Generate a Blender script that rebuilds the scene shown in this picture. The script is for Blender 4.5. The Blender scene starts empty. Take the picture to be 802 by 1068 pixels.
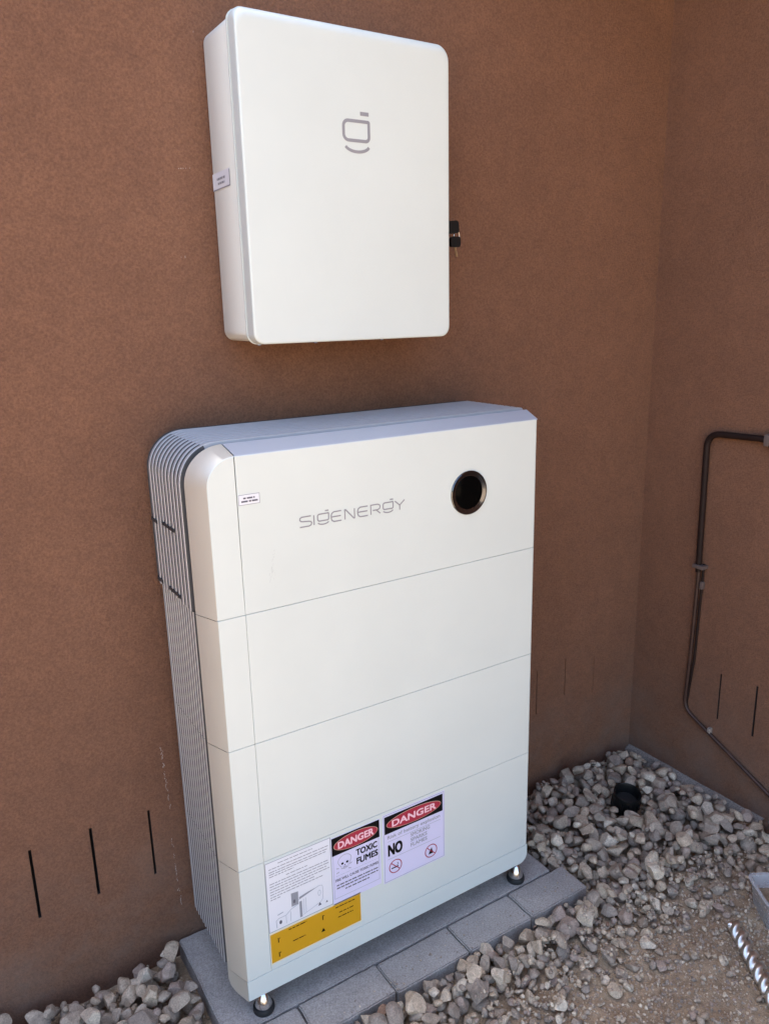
import bpy, bmesh, math, random
import numpy as np
from mathutils import Vector, Matrix, Euler, noise

random.seed(7)
rng = np.random.default_rng(11)
SC = bpy.context.scene
COL = SC.collection
R = math.radians

# ------------------------------------------------------------------ camera
CAM_LOC = Vector((-0.4383, -1.2886, 1.4007))
CAM_ROT = Euler((1.3191, 0.0239, -0.5643), 'XYZ')
F_PX, PW, PH = 807.4, 802.0, 1068.0
cd = bpy.data.cameras.new('camera')
cd.sensor_fit = 'VERTICAL'
cd.sensor_height = 36.0
cd.sensor_width = 36.0 * PW / PH
cd.lens = 36.0 * F_PX / PH
cd.clip_start = 0.02
cd.clip_end = 600
cam = bpy.data.objects.new('camera', cd)
cam.location = CAM_LOC
cam.rotation_euler = CAM_ROT
COL.objects.link(cam)
SC.camera = cam

# ------------------------------------------------------------------ sky, sun, exposure
SUN_ELEV, SUN_AZ = R(69), R(3)          # azimuth clockwise from +y: the sun stands behind the two walls
W_ = bpy.data.worlds.new('World')
SC.world = W_
W_.use_nodes = True
nt = W_.node_tree
bg = nt.nodes['Background']
sky = nt.nodes.new('ShaderNodeTexSky')
sky.sky_type = 'NISHITA'
sky.sun_disc = False
sky.sun_elevation = SUN_ELEV
sky.sun_rotation = SUN_AZ
sky.air_density = 1.0
sky.dust_density = 2.5
sky.ozone_density = 0.6
nt.links.new(sky.outputs[0], bg.inputs[0])
bg.inputs[1].default_value = 0.15
sd = bpy.data.lights.new('sun', 'SUN')
sd.energy = 4.2
sd.angle = R(0.55)
sd.color = (1.0, 0.97, 0.91)
sun = bpy.data.objects.new('sun', sd)
to_sun = Vector((math.sin(SUN_AZ) * math.cos(SUN_ELEV), math.cos(SUN_AZ) * math.cos(SUN_ELEV), math.sin(SUN_ELEV)))
sun.rotation_euler = to_sun.to_track_quat('Z', 'Y').to_euler()
sun.location = (3, 3, 6)
COL.objects.link(sun)
vs = SC.view_settings
vs.view_transform = 'Standard'
vs.look = 'None'
vs.gamma = 1.0
vs.use_curve_mapping = False
vs.exposure = 2.27
SC.render.engine = 'CYCLES'
SC.cycles.use_denoising = True
SC.cycles.max_bounces = 8
SC.cycles.diffuse_bounces = 5
SC.cycles.caustics_reflective = False
SC.cycles.caustics_refractive = False

# ------------------------------------------------------------------ measures (metres; y = 0 is the cabinet's front)
D = 0.322            # back wall plane
XC = 1.5505          # side wall plane
W = 0.7794           # cabinet front width
HB, BH, HI = 0.050, 0.270, 0.301
ZI = HB + 3 * BH     # underside of the top module
ZT = ZI + HI
GX0, GX1, GZ0, GZ1, GYF = 0.1725, 0.6455, 1.3465, 1.939, 0.150
SLAB = -0.060        # top of the pavers
GROUND = -0.112

# ------------------------------------------------------------------ materials
def newmat(name):
    m = bpy.data.materials.new(name)
    m.use_nodes = True
    return m, m.node_tree, m.node_tree.nodes['Principled BSDF']

def N(t, kind, **kw):
    n = t.nodes.new(kind)
    for k, v in kw.items():
        setattr(n, k, v)
    return n

def noise_node(t, scale, detail=4, rough=0.55, coords='pos', dist=0.0):
    n = N(t, 'ShaderNodeTexNoise')
    n.inputs['Scale'].default_value = scale
    n.inputs['Detail'].default_value = detail
    n.inputs['Roughness'].default_value = rough
    n.inputs['Distortion'].default_value = dist
    if coords == 'pos':
        g = N(t, 'ShaderNodeNewGeometry')
        t.links.new(g.outputs['Position'], n.inputs['Vector'])
    else:
        g = N(t, 'ShaderNodeTexCoord')
        t.links.new(g.outputs['Object'], n.inputs['Vector'])
    return n

def ramp(t, src, stops):
    r = N(t, 'ShaderNodeValToRGB')
    e = r.color_ramp.elements
    while len(e) < len(stops):
        e.new(0.5)
    for i, (p, c) in enumerate(stops):
        e[i].position = p
        e[i].color = (*c, 1) if len(c) == 3 else c
    t.links.new(src, r.inputs[0])
    return r

def mix(t, fac, a, b, mode='MIX'):
    m = N(t, 'ShaderNodeMix', data_type='RGBA', blend_type=mode)
    for s, v in ((m.inputs[0], fac), (m.inputs[6], a), (m.inputs[7], b)):
        if hasattr(v, 'is_linked'):
            t.links.new(v, s)
        elif isinstance(v, (int, float)):
            s.default_value = v
        else:
            s.default_value = (*v, 1)
    return m.outputs[2]

def bump(t, b, src, strength, dist, normal=None):
    n = N(t, 'ShaderNodeBump')
    n.inputs['Strength'].default_value = strength
    n.inputs['Distance'].default_value = dist
    t.links.new(src, n.inputs['Height'])
    if normal is not None:
        t.links.new(normal, n.inputs['Normal'])
    t.links.new(n.outputs[0], b.inputs['Normal'])
    return n.outputs[0]

def simple(name, col, rough=0.5, metal=0.0, var=0.06, vscale=14, bscale=900, bstr=0.12, coat=0.0, spec=0.5):
    """Plain surface: a base colour with slight mottling, a little roughness variation and fine relief."""
    m, t, b = newmat(name)
    n = noise_node(t, vscale, 5)
    lo = tuple(max(0, c * (1 - var)) for c in col)
    hi = tuple(min(1, c * (1 + var * 0.6)) for c in col)
    r = ramp(t, n.outputs['Fac'], [(0.3, lo), (0.7, hi)])
    t.links.new(r.outputs[0], b.inputs['Base Color'])
    mr = N(t, 'ShaderNodeMapRange')
    mr.inputs[3].default_value = max(0.02, rough - 0.05)
    mr.inputs[4].default_value = min(1, rough + 0.06)
    n2 = noise_node(t, vscale * 4, 4)
    t.links.new(n2.outputs['Fac'], mr.inputs[0])
    t.links.new(mr.outputs[0], b.inputs['Roughness'])
    b.inputs['Metallic'].default_value = metal
    b.inputs['Specular IOR Level'].default_value = spec
    if coat:
        b.inputs['Coat Weight'].default_value = coat
        b.inputs['Coat Roughness'].default_value = 0.15
    if bstr:
        n3 = noise_node(t, bscale, 2)
        bump(t, b, n3.outputs['Fac'], bstr, 0.0006)
    return m

def stucco(name):
    m, t, b = newmat(name)
    big = noise_node(t, 2.6, 6, 0.65)
    mid = noise_node(t, 15, 6, 0.7, dist=0.4)
    fine = noise_node(t, 250, 3, 0.75)
    c1 = ramp(t, big.outputs['Fac'], [(0.3, (0.212, 0.105, 0.062)), (0.7, (0.246, 0.122, 0.072))])
    c2 = ramp(t, mid.outputs['Fac'], [(0.25, (0.88, 0.88, 0.90)), (0.75, (1.08, 1.07, 1.05))])
    c3 = ramp(t, fine.outputs['Fac'], [(0.34, (0.74, 0.74, 0.75)), (0.66, (1.19, 1.19, 1.18))])
    x = mix(t, 1.0, c1.outputs[0], c2.outputs[0], 'MULTIPLY')
    x = mix(t, 1.0, x, c3.outputs[0], 'MULTIPLY')
    # pale dust caught on the lowest courses, broken into patches
    g = N(t, 'ShaderNodeNewGeometry')
    sep = N(t, 'ShaderNodeSeparateXYZ')
    t.links.new(g.outputs['Position'], sep.inputs[0])
    mr = N(t, 'ShaderNodeMapRange')
    mr.inputs[1].default_value = 0.35
    mr.inputs[2].default_value = -0.1
    mr.inputs[3].default_value = 0.0
    mr.inputs[4].default_value = 1.0
    t.links.new(sep.outputs[2], mr.inputs[0])
    dn = noise_node(t, 5.5, 6, 0.7)
    dr = ramp(t, dn.outputs['Fac'], [(0.44, (0, 0, 0)), (0.72, (0.62, 0.62, 0.62))])
    mu = N(t, 'ShaderNodeMath', operation='MULTIPLY')
    t.links.new(mr.outputs[0], mu.inputs[0])
    t.links.new(dr.outputs[0], mu.inputs[1])
    x = mix(t, mu.outputs[0], x, (0.21, 0.165, 0.135))
    t.links.new(x, b.inputs['Base Color'])
    b.inputs['Roughness'].default_value = 0.88
    b.inputs['Specular IOR Level'].default_value = 0.3
    n1 = bump(t, b, fine.outputs['Fac'], 1.0, 0.0055)
    bump(t, b, mid.outputs['Fac'], 0.35, 0.004, n1)
    return m

def dirt(name):
    m, t, b = newmat(name)
    big = noise_node(t, 5.5, 6, 0.65)
    mid = noise_node(t, 38, 6, 0.7)
    fine = noise_node(t, 330, 4, 0.75)
    c1 = ramp(t, big.outputs['Fac'], [(0.3, (0.31, 0.218, 0.142)), (0.7, (0.58, 0.44, 0.298))])
    c2 = ramp(t, mid.outputs['Fac'], [(0.28, (0.66, 0.64, 0.62)), (0.72, (1.22, 1.2, 1.18))])
    c3 = ramp(t, fine.outputs['Fac'], [(0.3, (0.7, 0.7, 0.7)), (0.7, (1.25, 1.25, 1.25))])
    x = mix(t, 1.0, c1.outputs[0], c2.outputs[0], 'MULTIPLY')
    x = mix(t, 1.0, x, c3.outputs[0], 'MULTIPLY')
    t.links.new(x, b.inputs['Base Color'])
    b.inputs['Roughness'].default_value = 0.95
    b.inputs['Specular IOR Level'].default_value = 0.2
    n1 = bump(t, b, fine.outputs['Fac'], 0.8, 0.004)
    bump(t, b, mid.outputs['Fac'], 0.8, 0.012, n1)
    return m

def stone_mat(name, col):
    m, t, b = newmat(name)
    n1 = noise_node(t, 45, 5, 0.65)
    n2 = noise_node(t, 260, 5, 0.7)
    lo = tuple(c * 0.72 for c in col)
    hi = tuple(min(1, c * 1.22) for c in col)
    r1 = ramp(t, n1.outputs['Fac'], [(0.3, lo), (0.7, hi)])
    r2 = ramp(t, n2.outputs['Fac'], [(0.3, (0.62, 0.62, 0.63)), (0.7, (1.26, 1.25, 1.22))])
    x = mix(t, 1.0, r1.outputs[0], r2.outputs[0], 'MULTIPLY')
    # earth clinging in blotches
    n3 = noise_node(t, 28, 4, 0.6)
    r3 = ramp(t, n3.outputs['Fac'], [(0.58, (0, 0, 0)), (0.72, (0.55, 0.55, 0.55))])
    x = mix(t, r3.outputs[0], x, (0.24, 0.18, 0.135))
    t.links.new(x, b.inputs['Base Color'])
    b.inputs['Roughness'].default_value = 0.82
    b.inputs['Specular IOR Level'].default_value = 0.35
    k = bump(t, b, n2.outputs['Fac'], 0.6, 0.0025)
    bump(t, b, n1.outputs['Fac'], 0.5, 0.006, k)
    return m

def concrete(name, col, sp=0.25):
    m, t, b = newmat(name)
    n1 = noise_node(t, 9, 6, 0.65)
    n2 = noise_node(t, 420, 3, 0.8)
    n3 = noise_node(t, 60, 5, 0.7)
    r1 = ramp(t, n1.outputs['Fac'], [(0.3, tuple(c * 0.85 for c in col)), (0.7, tuple(c * 1.15 for c in col))])
    n2.inputs['Scale'].default_value = 260
    r2 = ramp(t, n2.outputs['Fac'], [(0.3, (1 - sp * 1.5,) * 3), (0.7, (1 + sp * 1.3,) * 3)])
    x = mix(t, 1.0, r1.outputs[0], r2.outputs[0], 'MULTIPLY')
    r3 = ramp(t, n3.outputs['Fac'], [(0.6, (0, 0, 0)), (0.78, (0.4, 0.4, 0.4))])
    x = mix(t, r3.outputs[0], x, (0.27, 0.225, 0.18))
    t.links.new(x, b.inputs['Base Color'])
    b.inputs['Roughness'].default_value = 0.86
    k = bump(t, b, n2.outputs['Fac'], 0.8, 0.002)
    bump(t, b, n3.outputs['Fac'], 0.45, 0.003, k)
    return m

M = {}
M['stucco'] = stucco('brown_stucco')
M['slot'] = simple('slot_mortar', (0.025, 0.016, 0.013), 0.95, bstr=0.4)
M['scuff'] = simple('chalky_scuff', (0.42, 0.34, 0.29), 0.95, bstr=0.3)
M['dirt'] = dirt('dry_dirt')
M['footing'] = concrete('rough_footing', (0.27, 0.23, 0.195), 0.4)
M['paver'] = concrete('grey_paver', (0.375, 0.340, 0.305))
M['slab'] = concrete('grey_slab', (0.375, 0.343, 0.312))
M['white'] = simple('white_powder_coat', (0.62, 0.675, 0.64), 0.38, var=0.03, vscale=5, bscale=700, bstr=0.05)
M['white_body'] = simple('off_white_powder_coat', (0.75, 0.77, 0.70), 0.45, var=0.012, vscale=3, bscale=700, bstr=0.06)
M['silver'] = simple('champagne_silver_trim', (0.72, 0.69, 0.585), 0.44, metal=0.48, var=0.02, vscale=4, bscale=900, bstr=0.05)
M['fins'] = simple('grey_aluminium_fins', (0.50, 0.505, 0.515), 0.40, metal=0.3, var=0.05, vscale=9, bstr=0.1)
M['groove_top'] = simple('top_groove_shade', (0.46, 0.465, 0.48), 0.5, metal=0.2)  # paler groove colour for the top, where the painted shade is weaker
M['top'] = simple('grey_top_trim', (0.50, 0.52, 0.56), 0.40, metal=0.2, var=0.03, vscale=6)
M['groove'] = simple('groove_shade', (0.075, 0.076, 0.08), 0.55, metal=0.2)  # self-shadow between the fins put into the colour
M['core'] = simple('dark_core', (0.03, 0.03, 0.032), 0.7)
M['grey_print'] = simple('grey_print', (0.27, 0.27, 0.29), 0.4, bstr=0)
M['black'] = simple('black_plastic', (0.007, 0.007, 0.007), 0.42, var=0.1, bstr=0.15, spec=0.3)
M['rubber'] = simple('black_rubber', (0.014, 0.014, 0.014), 0.6, var=0.1, bstr=0.2)
M['glass_black'] = simple('black_glass', (0.002, 0.002, 0.002), 0.10, bstr=0, spec=0.03)
M['chrome'] = simple('dark_chrome', (0.13, 0.135, 0.145), 0.10, metal=1.0, var=0.02, bstr=0)
M['steel'] = simple('bright_steel', (0.72, 0.71, 0.69), 0.16, metal=1.0, var=0.05, bstr=0.05)
M['bit'] = simple('worn_drill_steel', (0.78, 0.75, 0.69), 0.36, metal=1.0, var=0.25, vscale=60, bstr=0.3, bscale=400)
M['brass'] = simple('brass_key', (0.75, 0.66, 0.42), 0.28, metal=1.0, bstr=0)
M['conduit'] = simple('black_conduit', (0.018, 0.009, 0.007), 0.6, var=0.2, vscale=30, bstr=0.3, spec=0.2)
M['pipe'] = simple('brown_pipe', (0.052, 0.027, 0.020), 0.42, var=0.3, vscale=40, bstr=0.3, spec=0.35)
M['clip'] = simple('grey_clip', (0.12, 0.09, 0.08), 0.5)
M['paper'] = simple('white_sticker', (0.72, 0.74, 0.78), 0.35, var=0.01, bstr=0.03)
M['lilac'] = simple('danger_sticker', (0.64, 0.63, 0.82), 0.35, var=0.01, bstr=0.03)
M['ink'] = simple('black_ink', (0.004, 0.004, 0.0045), 0.5, bstr=0, spec=0.12)
M['ink_soft'] = simple('soft_black_ink', (0.10, 0.10, 0.13), 0.4, bstr=0)
M['ink_grey'] = simple('fine_grey_ink', (0.27, 0.285, 0.32), 0.4, bstr=0)
M['ink_pale'] = simple('pale_grey_ink', (0.33, 0.37, 0.43), 0.4, bstr=0)
M['red'] = simple('danger_red', (0.36, 0.018, 0.045), 0.38, var=0.02, bstr=0)
M['gold'] = simple('oval_rim', (0.60, 0.45, 0.33), 0.4, bstr=0)
M['pink'] = simple('danger_lettering', (0.86, 0.56, 0.62), 0.4, bstr=0)
M['yellow'] = simple('warning_yellow', (0.58, 0.31, 0.006), 0.4, var=0.03, bstr=0.03)
M['yellow_edge'] = simple('pale_yellow_edge', (0.76, 0.70, 0.50), 0.4, bstr=0)
M['smudge'] = simple('hand_smudge', (0.53, 0.57, 0.55), 0.5, bstr=0)
M['leaf'] = simple('dry_leaf', (0.16, 0.085, 0.05), 0.8, var=0.4, vscale=90)
STONES = [stone_mat('stone_warm_grey', (0.42, 0.33, 0.248)), stone_mat('stone_beige', (0.54, 0.42, 0.30)),
          stone_mat('stone_pale', (0.65, 0.54, 0.41)), stone_mat('stone_blue_grey', (0.33, 0.265, 0.21)),
          stone_mat('stone_pinkish', (0.39, 0.295, 0.235)), stone_mat('stone_rusty', (0.30, 0.185, 0.125))]

def plastic_clear():
    m, t, b = newmat('clear_plastic')
    b.inputs['Base Color'].default_value = (0.95, 0.93, 0.92, 1)
    b.inputs['Transmission Weight'].default_value = 0.62
    b.inputs['IOR'].default_value = 1.25
    n = noise_node(t, 60, 4)
    r = ramp(t, n.outputs['Fac'], [(0.3, (0.12,) * 3), (0.7, (0.34,) * 3)])
    t.links.new(r.outputs[0], b.inputs['Roughness'])
    return m
M['clear'] = plastic_clear()
M['red_dust'] = dirt('brick_dust')
for nd in M['red_dust'].node_tree.nodes:
    if nd.type == 'VALTORGB' and nd.color_ramp.elements[0].color[0] < 0.3:
        nd.color_ramp.elements[0].color = (0.42, 0.17, 0.11, 1)
        nd.color_ramp.elements[1].color = (0.55, 0.26, 0.17, 1)

# ------------------------------------------------------------------ object helpers
def link(name, me, parent=None):
    o = bpy.data.objects.new(name, me)
    COL.objects.link(o)
    if parent is not None:
        o.parent = parent
    return o

def obj(name, bm, mat, parent=None, smooth=None, recalc=True):
    if recalc:
        bmesh.ops.recalc_face_normals(bm, faces=bm.faces)
    me = bpy.data.meshes.new(name)
    bm.to_mesh(me)
    bm.free()
    for mm in (mat if isinstance(mat, (list, tuple)) else [mat]):
        me.materials.append(mm)
    if smooth is not None:
        me.shade_smooth()
        if smooth < 179:
            me.set_sharp_from_angle(angle=R(smooth))
    return link(name, me, parent)

def tag(o, label=None, cat=None, group=None, kind=None):
    for k, v in (('label', label), ('category', cat), ('group', group), ('kind', kind)):
        if v:
            o[k] = v
    return o

def thing(name, label, cat, loc=(0, 0, 0), group=None):
    o = link(name, None)
    o.empty_display_size = 0.05
    o.location = loc
    return tag(o, label, cat, group)

def bbox(bm, x0, x1, y0, y1, z0, z1, bev=0.0, seg=2):
    b2 = bmesh.new()
    bmesh.ops.create_cube(b2, size=1)
    for v in b2.verts:
        v.co = Vector(((x0 + x1) / 2 + v.co.x * (x1 - x0), (y0 + y1) / 2 + v.co.y * (y1 - y0), (z0 + z1) / 2 + v.co.z * (z1 - z0)))
    if bev:
        bmesh.ops.bevel(b2, geom=list(b2.edges), offset=bev, segments=seg, profile=0.6, affect='EDGES')
    join(bm, b2)

def join(bm, b2):
    mp = {}
    for v in b2.verts:
        mp[v] = bm.verts.new(v.co)
    for f in b2.faces:
        try:
            nf = bm.faces.new([mp[v] for v in f.verts])
            nf.material_index = f.material_index
            nf.smooth = f.smooth
        except ValueError:
            pass
    b2.free()

def box(name, x0, x1, y0, y1, z0, z1, mat, parent=None, bev=0.0, seg=2, smooth=35):
    bm = bmesh.new()
    bbox(bm, x0, x1, y0, y1, z0, z1, bev, seg)
    return obj(name, bm, mat, parent, smooth if bev else None)

def rrect(x0, x1, z0, z1, bl, br, tr, tl, n=8):
    """Rounded rectangle in (x, z), counter-clockwise seen from -y; four corner radii."""
    out = []
    for cx, cz, r, a0 in ((x0 + bl, z0 + bl, bl, 180), (x1 - br, z0 + br, br, 270), (x1 - tr, z1 - tr, tr, 0), (x0 + tl, z1 - tl, tl, 90)):
        for i in range(n + 1):
            a = R(a0 + 90 * i / n)
            out.append((cx + r * math.cos(a), cz + r * math.sin(a)))
    return out

def loft(bm, rings, closed=True, cap0=False, cap1=False):
    """rings: lists of 3D points of equal length."""
    vr = [[bm.verts.new(p) for p in r] for r in rings]
    n = len(vr[0])
    for a, b in zip(vr, vr[1:]):
        for i in range(n if closed else n - 1):
            j = (i + 1) % n
            try:
                bm.faces.new((a[i], a[j], b[j], b[i]))
            except ValueError:
                pass
    if cap0:
        bm.faces.new(vr[0])
    if cap1:
        bm.faces.new(list(reversed(vr[-1])))
    return vr

def ring_y(pts, y):
    return [(x, y, z) for x, z in pts]

def lathe(bm, prof, c, axis='z', n=32, cap=True):
    rings = []
    for r, h in prof:
        rg = []
        for i in range(n):
            a = 2 * math.pi * i / n
            u, v = r * math.cos(a), r * math.sin(a)
            if axis == 'z':
                rg.append((c[0] + u, c[1] + v, c[2] + h))
            elif axis == 'y':
                rg.append((c[0] + u, c[1] + h, c[2] + v))
            else:
                rg.append((c[0] + h, c[1] + u, c[2] + v))
        rings.append(rg)
    loft(bm, rings, True, cap, cap)

def tube(bm, pts, r, n=12, cap=True):
    pts = [Vector(p) for p in pts]
    rings = []
    t0 = (pts[1] - pts[0]).normalized()
    up = Vector((0, 0, 1)) if abs(t0.z) < 0.9 else Vector((1, 0, 0))
    nrm = (up - t0 * up.dot(t0)).normalized()
    for i, p in enumerate(pts):
        t = (pts[min(i + 1, len(pts) - 1)] - pts[max(i - 1, 0)]).normalized()
        nrm = (nrm - t * nrm.dot(t)).normalized()
        bn = t.cross(nrm)
        rr = r[i] if isinstance(r, (list, tuple)) else r
        rings.append([p + (nrm * math.cos(2 * math.pi * k / n) + bn * math.sin(2 * math.pi * k / n)) * rr for k in range(n)])
    loft(bm, rings, True, cap, cap)

def fillet(pts, rad, n=8):
    """Round the inner corners of a 3D polyline."""
    pts = [Vector(p) for p in pts]
    out = [pts[0]]
    for i in range(1, len(pts) - 1):
        a, b, c = pts[i - 1], pts[i], pts[i + 1]
        r = rad[i - 1] if isinstance(rad, (list, tuple)) else rad
        r = min(r, (a - b).length * 0.48, (c - b).length * 0.48)
        p0, p1 = b + (a - b).normalized() * r, b + (c - b).normalized() * r
        for k in range(n + 1):
            s = k / n
            out.append(p0 * (1 - s) ** 2 + b * 2 * s * (1 - s) + p1 * s * s)
    out.append(pts[-1])
    return out

# flat print: shapes in a local (u, v) plane placed by frame = (origin, U, V, normal)
def front(x, z, y=0.0):
    return (Vector((x, y, z)), Vector((1, 0, 0)), Vector((0, 0, 1)), Vector((0, -1, 0)))

def put(fr, u, v, h):
    return fr[0] + fr[1] * u + fr[2] * v + fr[3] * h

def poly(bm, fr, pts, h):
    f = bm.faces.new([bm.verts.new(put(fr, u, v, h)) for u, v in pts])
    return f

def rect(bm, fr, u0, u1, v0, v1, h):
    poly(bm, fr, [(u0, v0), (u1, v0), (u1, v1), (u0, v1)], h)

def frame_rect(bm, fr, u0, u1, v0, v1, w, h):
    rect(bm, fr, u0, u1, v0, v0 + w, h)
    rect(bm, fr, u0, u1, v1 - w, v1, h)
    rect(bm, fr, u0, u0 + w, v0 + w, v1 - w, h)
    rect(bm, fr, u1 - w, u1, v0 + w, v1 - w, h)

def ellipse(bm, fr, cu, cv, a, b, h, n=40):
    poly(bm, fr, [(cu + a * math.cos(2 * math.pi * i / n), cv + b * math.sin(2 * math.pi * i / n)) for i in range(n)], h)

def stroke(bm, fr, pts, w, h, closed=False, capround=False):
    """Ribbon of width w along a 2D polyline with mitred joints."""
    P = [Vector(p) for p in pts]
    n = len(P)
    L, Rr = [], []
    for i in range(n):
        if closed:
            a, b = P[(i - 1) % n], P[(i + 1) % n]
            d0, d1 = (P[i] - a).normalized(), (b - P[i]).normalized()
        else:
            d0 = (P[i] - P[i - 1]).normalized() if i > 0 else (P[1] - P[0]).normalized()
            d1 = (P[i + 1] - P[i]).normalized() if i < n - 1 else d0
        t = (d0 + d1)
        t = t.normalized() if t.length > 1e-6 else d0
        nn = Vector((-t.y, t.x))
        c = max(0.45, nn.dot(Vector((-d1.y, d1.x))))
        off = nn * (w / 2 / c)
        L.append(P[i] + off)
        Rr.append(P[i] - off)
    vl = [bm.verts.new(put(fr, p.x, p.y, h)) for p in L]
    vr = [bm.verts.new(put(fr, p.x, p.y, h)) for p in Rr]
    for i in range(n if closed else n - 1):
        j = (i + 1) % n
        bm.faces.new((vr[i], vr[j], vl[j], vl[i]))

def arc2(cx, cy, rx, ry, a0, a1, n=10):
    return [(cx + rx * math.cos(R(a0 + (a1 - a0) * i / n)), cy + ry * math.sin(R(a0 + (a1 - a0) * i / n))) for i in range(n + 1)]

DG = None
def text(bm, fr, body, u, v, h, width=None, height=None, bold=0.0, align='LEFT'):
    """Lettering as filled faces, fitted to width and height (cap height)."""
    cu = bpy.data.curves.new('lettering', 'FONT')
    cu.body = body
    cu.resolution_u = 3
    cu.align_x = 'LEFT'
    o = bpy.data.objects.new('lettering', cu)
    COL.objects.link(o)
    bpy.context.view_layer.update()
    me = bpy.data.meshes.new_from_object(o.evaluated_get(bpy.context.evaluated_depsgraph_get()))
    bpy.data.objects.remove(o)
    co = np.array([vv.co[:2] for vv in me.vertices])
    mn, mx = co.min(0), co.max(0)
    sx = width / (mx[0] - mn[0]) if width else height / (mx[1] - mn[1])
    sy = height / (mx[1] - mn[1]) if height else sx
    k = bold * sy
    for q, (du, dv) in enumerate(((0, 0),) if not bold else ((-k, -k), (k, -k), (-k, k), (k, k), (0, 0))):
        vs_ = [bm.verts.new(put(fr, u + du + (c[0] - mn[0]) * sx, v + dv + (c[1] - mn[1]) * sy, h + q * 0.00004)) for c in co]
        for p in me.polygons:
            try:
                bm.faces.new([vs_[i] for i in p.vertices])
            except ValueError:
                pass
    bpy.data.meshes.remove(me)
    bpy.data.curves.remove(cu)

def dashes(bm, fr, u0, u1, v, w, h, seed=0):
    """A line of print too small to read: word-long bars."""
    rr = random.Random(seed)
    u = u0
    while u < u1:
        L = min(rr.uniform(0.004, 0.013), u1 - u)
        rect(bm, fr, u, u + L, v - w / 2, v + w / 2, h)
        u += L + rr.uniform(0.0012, 0.0022)

# ================================================================== THE SETTING
# ground: one sheet to the horizon, finely broken near the walls
def ground_h(x, y):
    h = GROUND + 0.010 * noise.noise(Vector((x * 2.1, y * 2.1, 3.1))) + 0.006 * noise.noise(Vector((x * 7, y * 7, 0.3))) + 0.005 * noise.noise(Vector((x * 21, y * 21, 5.3))) + 0.004 * noise.noise(Vector((x * 47, y * 47, 2.3)))
    d = -0.10 - y
    if d > 0:
        h += min(0.010, d * 0.12)      # the open ground lies a little higher than the bed by the walls
    return h
xs = np.concatenate([-np.geomspace(300, 1.3, 18), np.arange(-1.2, 1.56, 0.008), [1.62, 1.75, 2.2], np.geomspace(3, 300, 14)])
ys = np.concatenate([-np.geomspace(300, 1.3, 18), np.arange(-1.2, 0.33, 0.008), [0.36, 0.5, 0.8], np.geomspace(1.5, 300, 14)])
gv, gf = [], []
for y in ys:
    for x in xs:
        near = -1.25 < x < 1.6 and -1.25 < y < 0.35
        gv.append((x, y, ground_h(x, y) if near else GROUND - 0.002))
nx = len(xs)
for j in range(len(ys) - 1):
    for i in range(nx - 1):
        a = j * nx + i
        gf.append((a, a + 1, a + nx + 1, a + nx))
gm = bpy.data.meshes.new('ground')
gm.from_pydata(gv, [], gf)
gm.materials.append(M['dirt'])
gm.shade_smooth()
ground = tag(link('ground', gm), kind='structure')

# walls with real weep slots
def wall(name, label, u0, u1, z0, z1, slots, to3, thick, sw=0.0062):
    """A rendered wall panel in (u, z); each slot (u, za, zb, width factor) is an open recess with its own lining."""
    bm = bmesh.new()
    us = [u0]
    for u, za, zb, k in slots:
        us += [u - sw * k / 2, u + sw * k / 2]
    us.append(u1)
    def q(a, b, c, d, dep=0.0):
        bm.faces.new([bm.verts.new(to3(uu, zz, dp)) for uu, zz, dp in ((a, c, dep), (b, c, dep), (b, d, dep), (a, d, dep))])
    for i in range(len(us) - 1):
        if i % 2 == 0:
            q(us[i], us[i + 1], z0, z1)
        else:
            u, za, zb, k = slots[i // 2]
            q(us[i], us[i + 1], z0, za)
            q(us[i], us[i + 1], zb, z1)
    # back, ends and top close the slab
    q(u0, u1, z0, z1, thick)
    for a, b in (((u0, z0), (u0, z1)), ((u1, z0), (u1, z1)), ((u0, z1), (u1, z1)), ((u0, z0), (u1, z0))):
        bm.faces.new([bm.verts.new(to3(*a, 0)), bm.verts.new(to3(*b, 0)), bm.verts.new(to3(*b, thick)), bm.verts.new(to3(*a, thick))])
    w = obj(name, bm, M['stucco'], recalc=False)
    tag(w, label, 'wall')
    for u, za, zb, k in slots:
        b2 = bmesh.new()
        hw = sw * k / 2
        dp = 0.03 if k > 0.6 else 0.012
        fr_, bk = 0.0, dp
        c = [(u - hw, za), (u + hw, za), (u + hw, zb), (u - hw, zb)]
        f = [b2.verts.new(to3(a, b, fr_)) for a, b in c]
        g = [b2.verts.new(to3(a, b, bk)) for a, b in c]
        for i in range(4):
            j = (i + 1) % 4
            b2.faces.new((f[i], f[j], g[j], g[i]))
        b2.faces.new(g)
        obj('weep_slot', b2, M['slot'] if k > 0.6 else M['stucco'], w, recalc=False)
    return w

back_slots = [(-0.341, 0.143, 0.314, 1.0), (-0.217, 0.145, 0.316, 1.05), (-0.0895, 0.140, 0.310, 0.85),
              (1.1065, 0.174, 0.321, 0.55), (1.227, 0.204, 0.330, 0.59), (1.356, 0.175, 0.306, 0.45)]
bw = wall('back_wall', 'brown rendered wall carrying the wall box, behind the white cabinet', -5.0, XC, -0.4, 2.6,
          back_slots, lambda u, z, d: (u, D + d, z), 0.22)
side_slots = [(-0.004, 0.166, 0.317, 0.75), (-0.121, 0.163, 0.325, 0.95)]
side_slots = [(-u, a, b, k) for u, a, b, k in side_slots]
sw_ = wall('side_wall', 'brown rendered return wall with the dark conduit, right of the corner', -D, 2.8, -0.4, 4.6,
           side_slots, lambda u, z, d: (XC + d, -u, z), 0.22)

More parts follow.
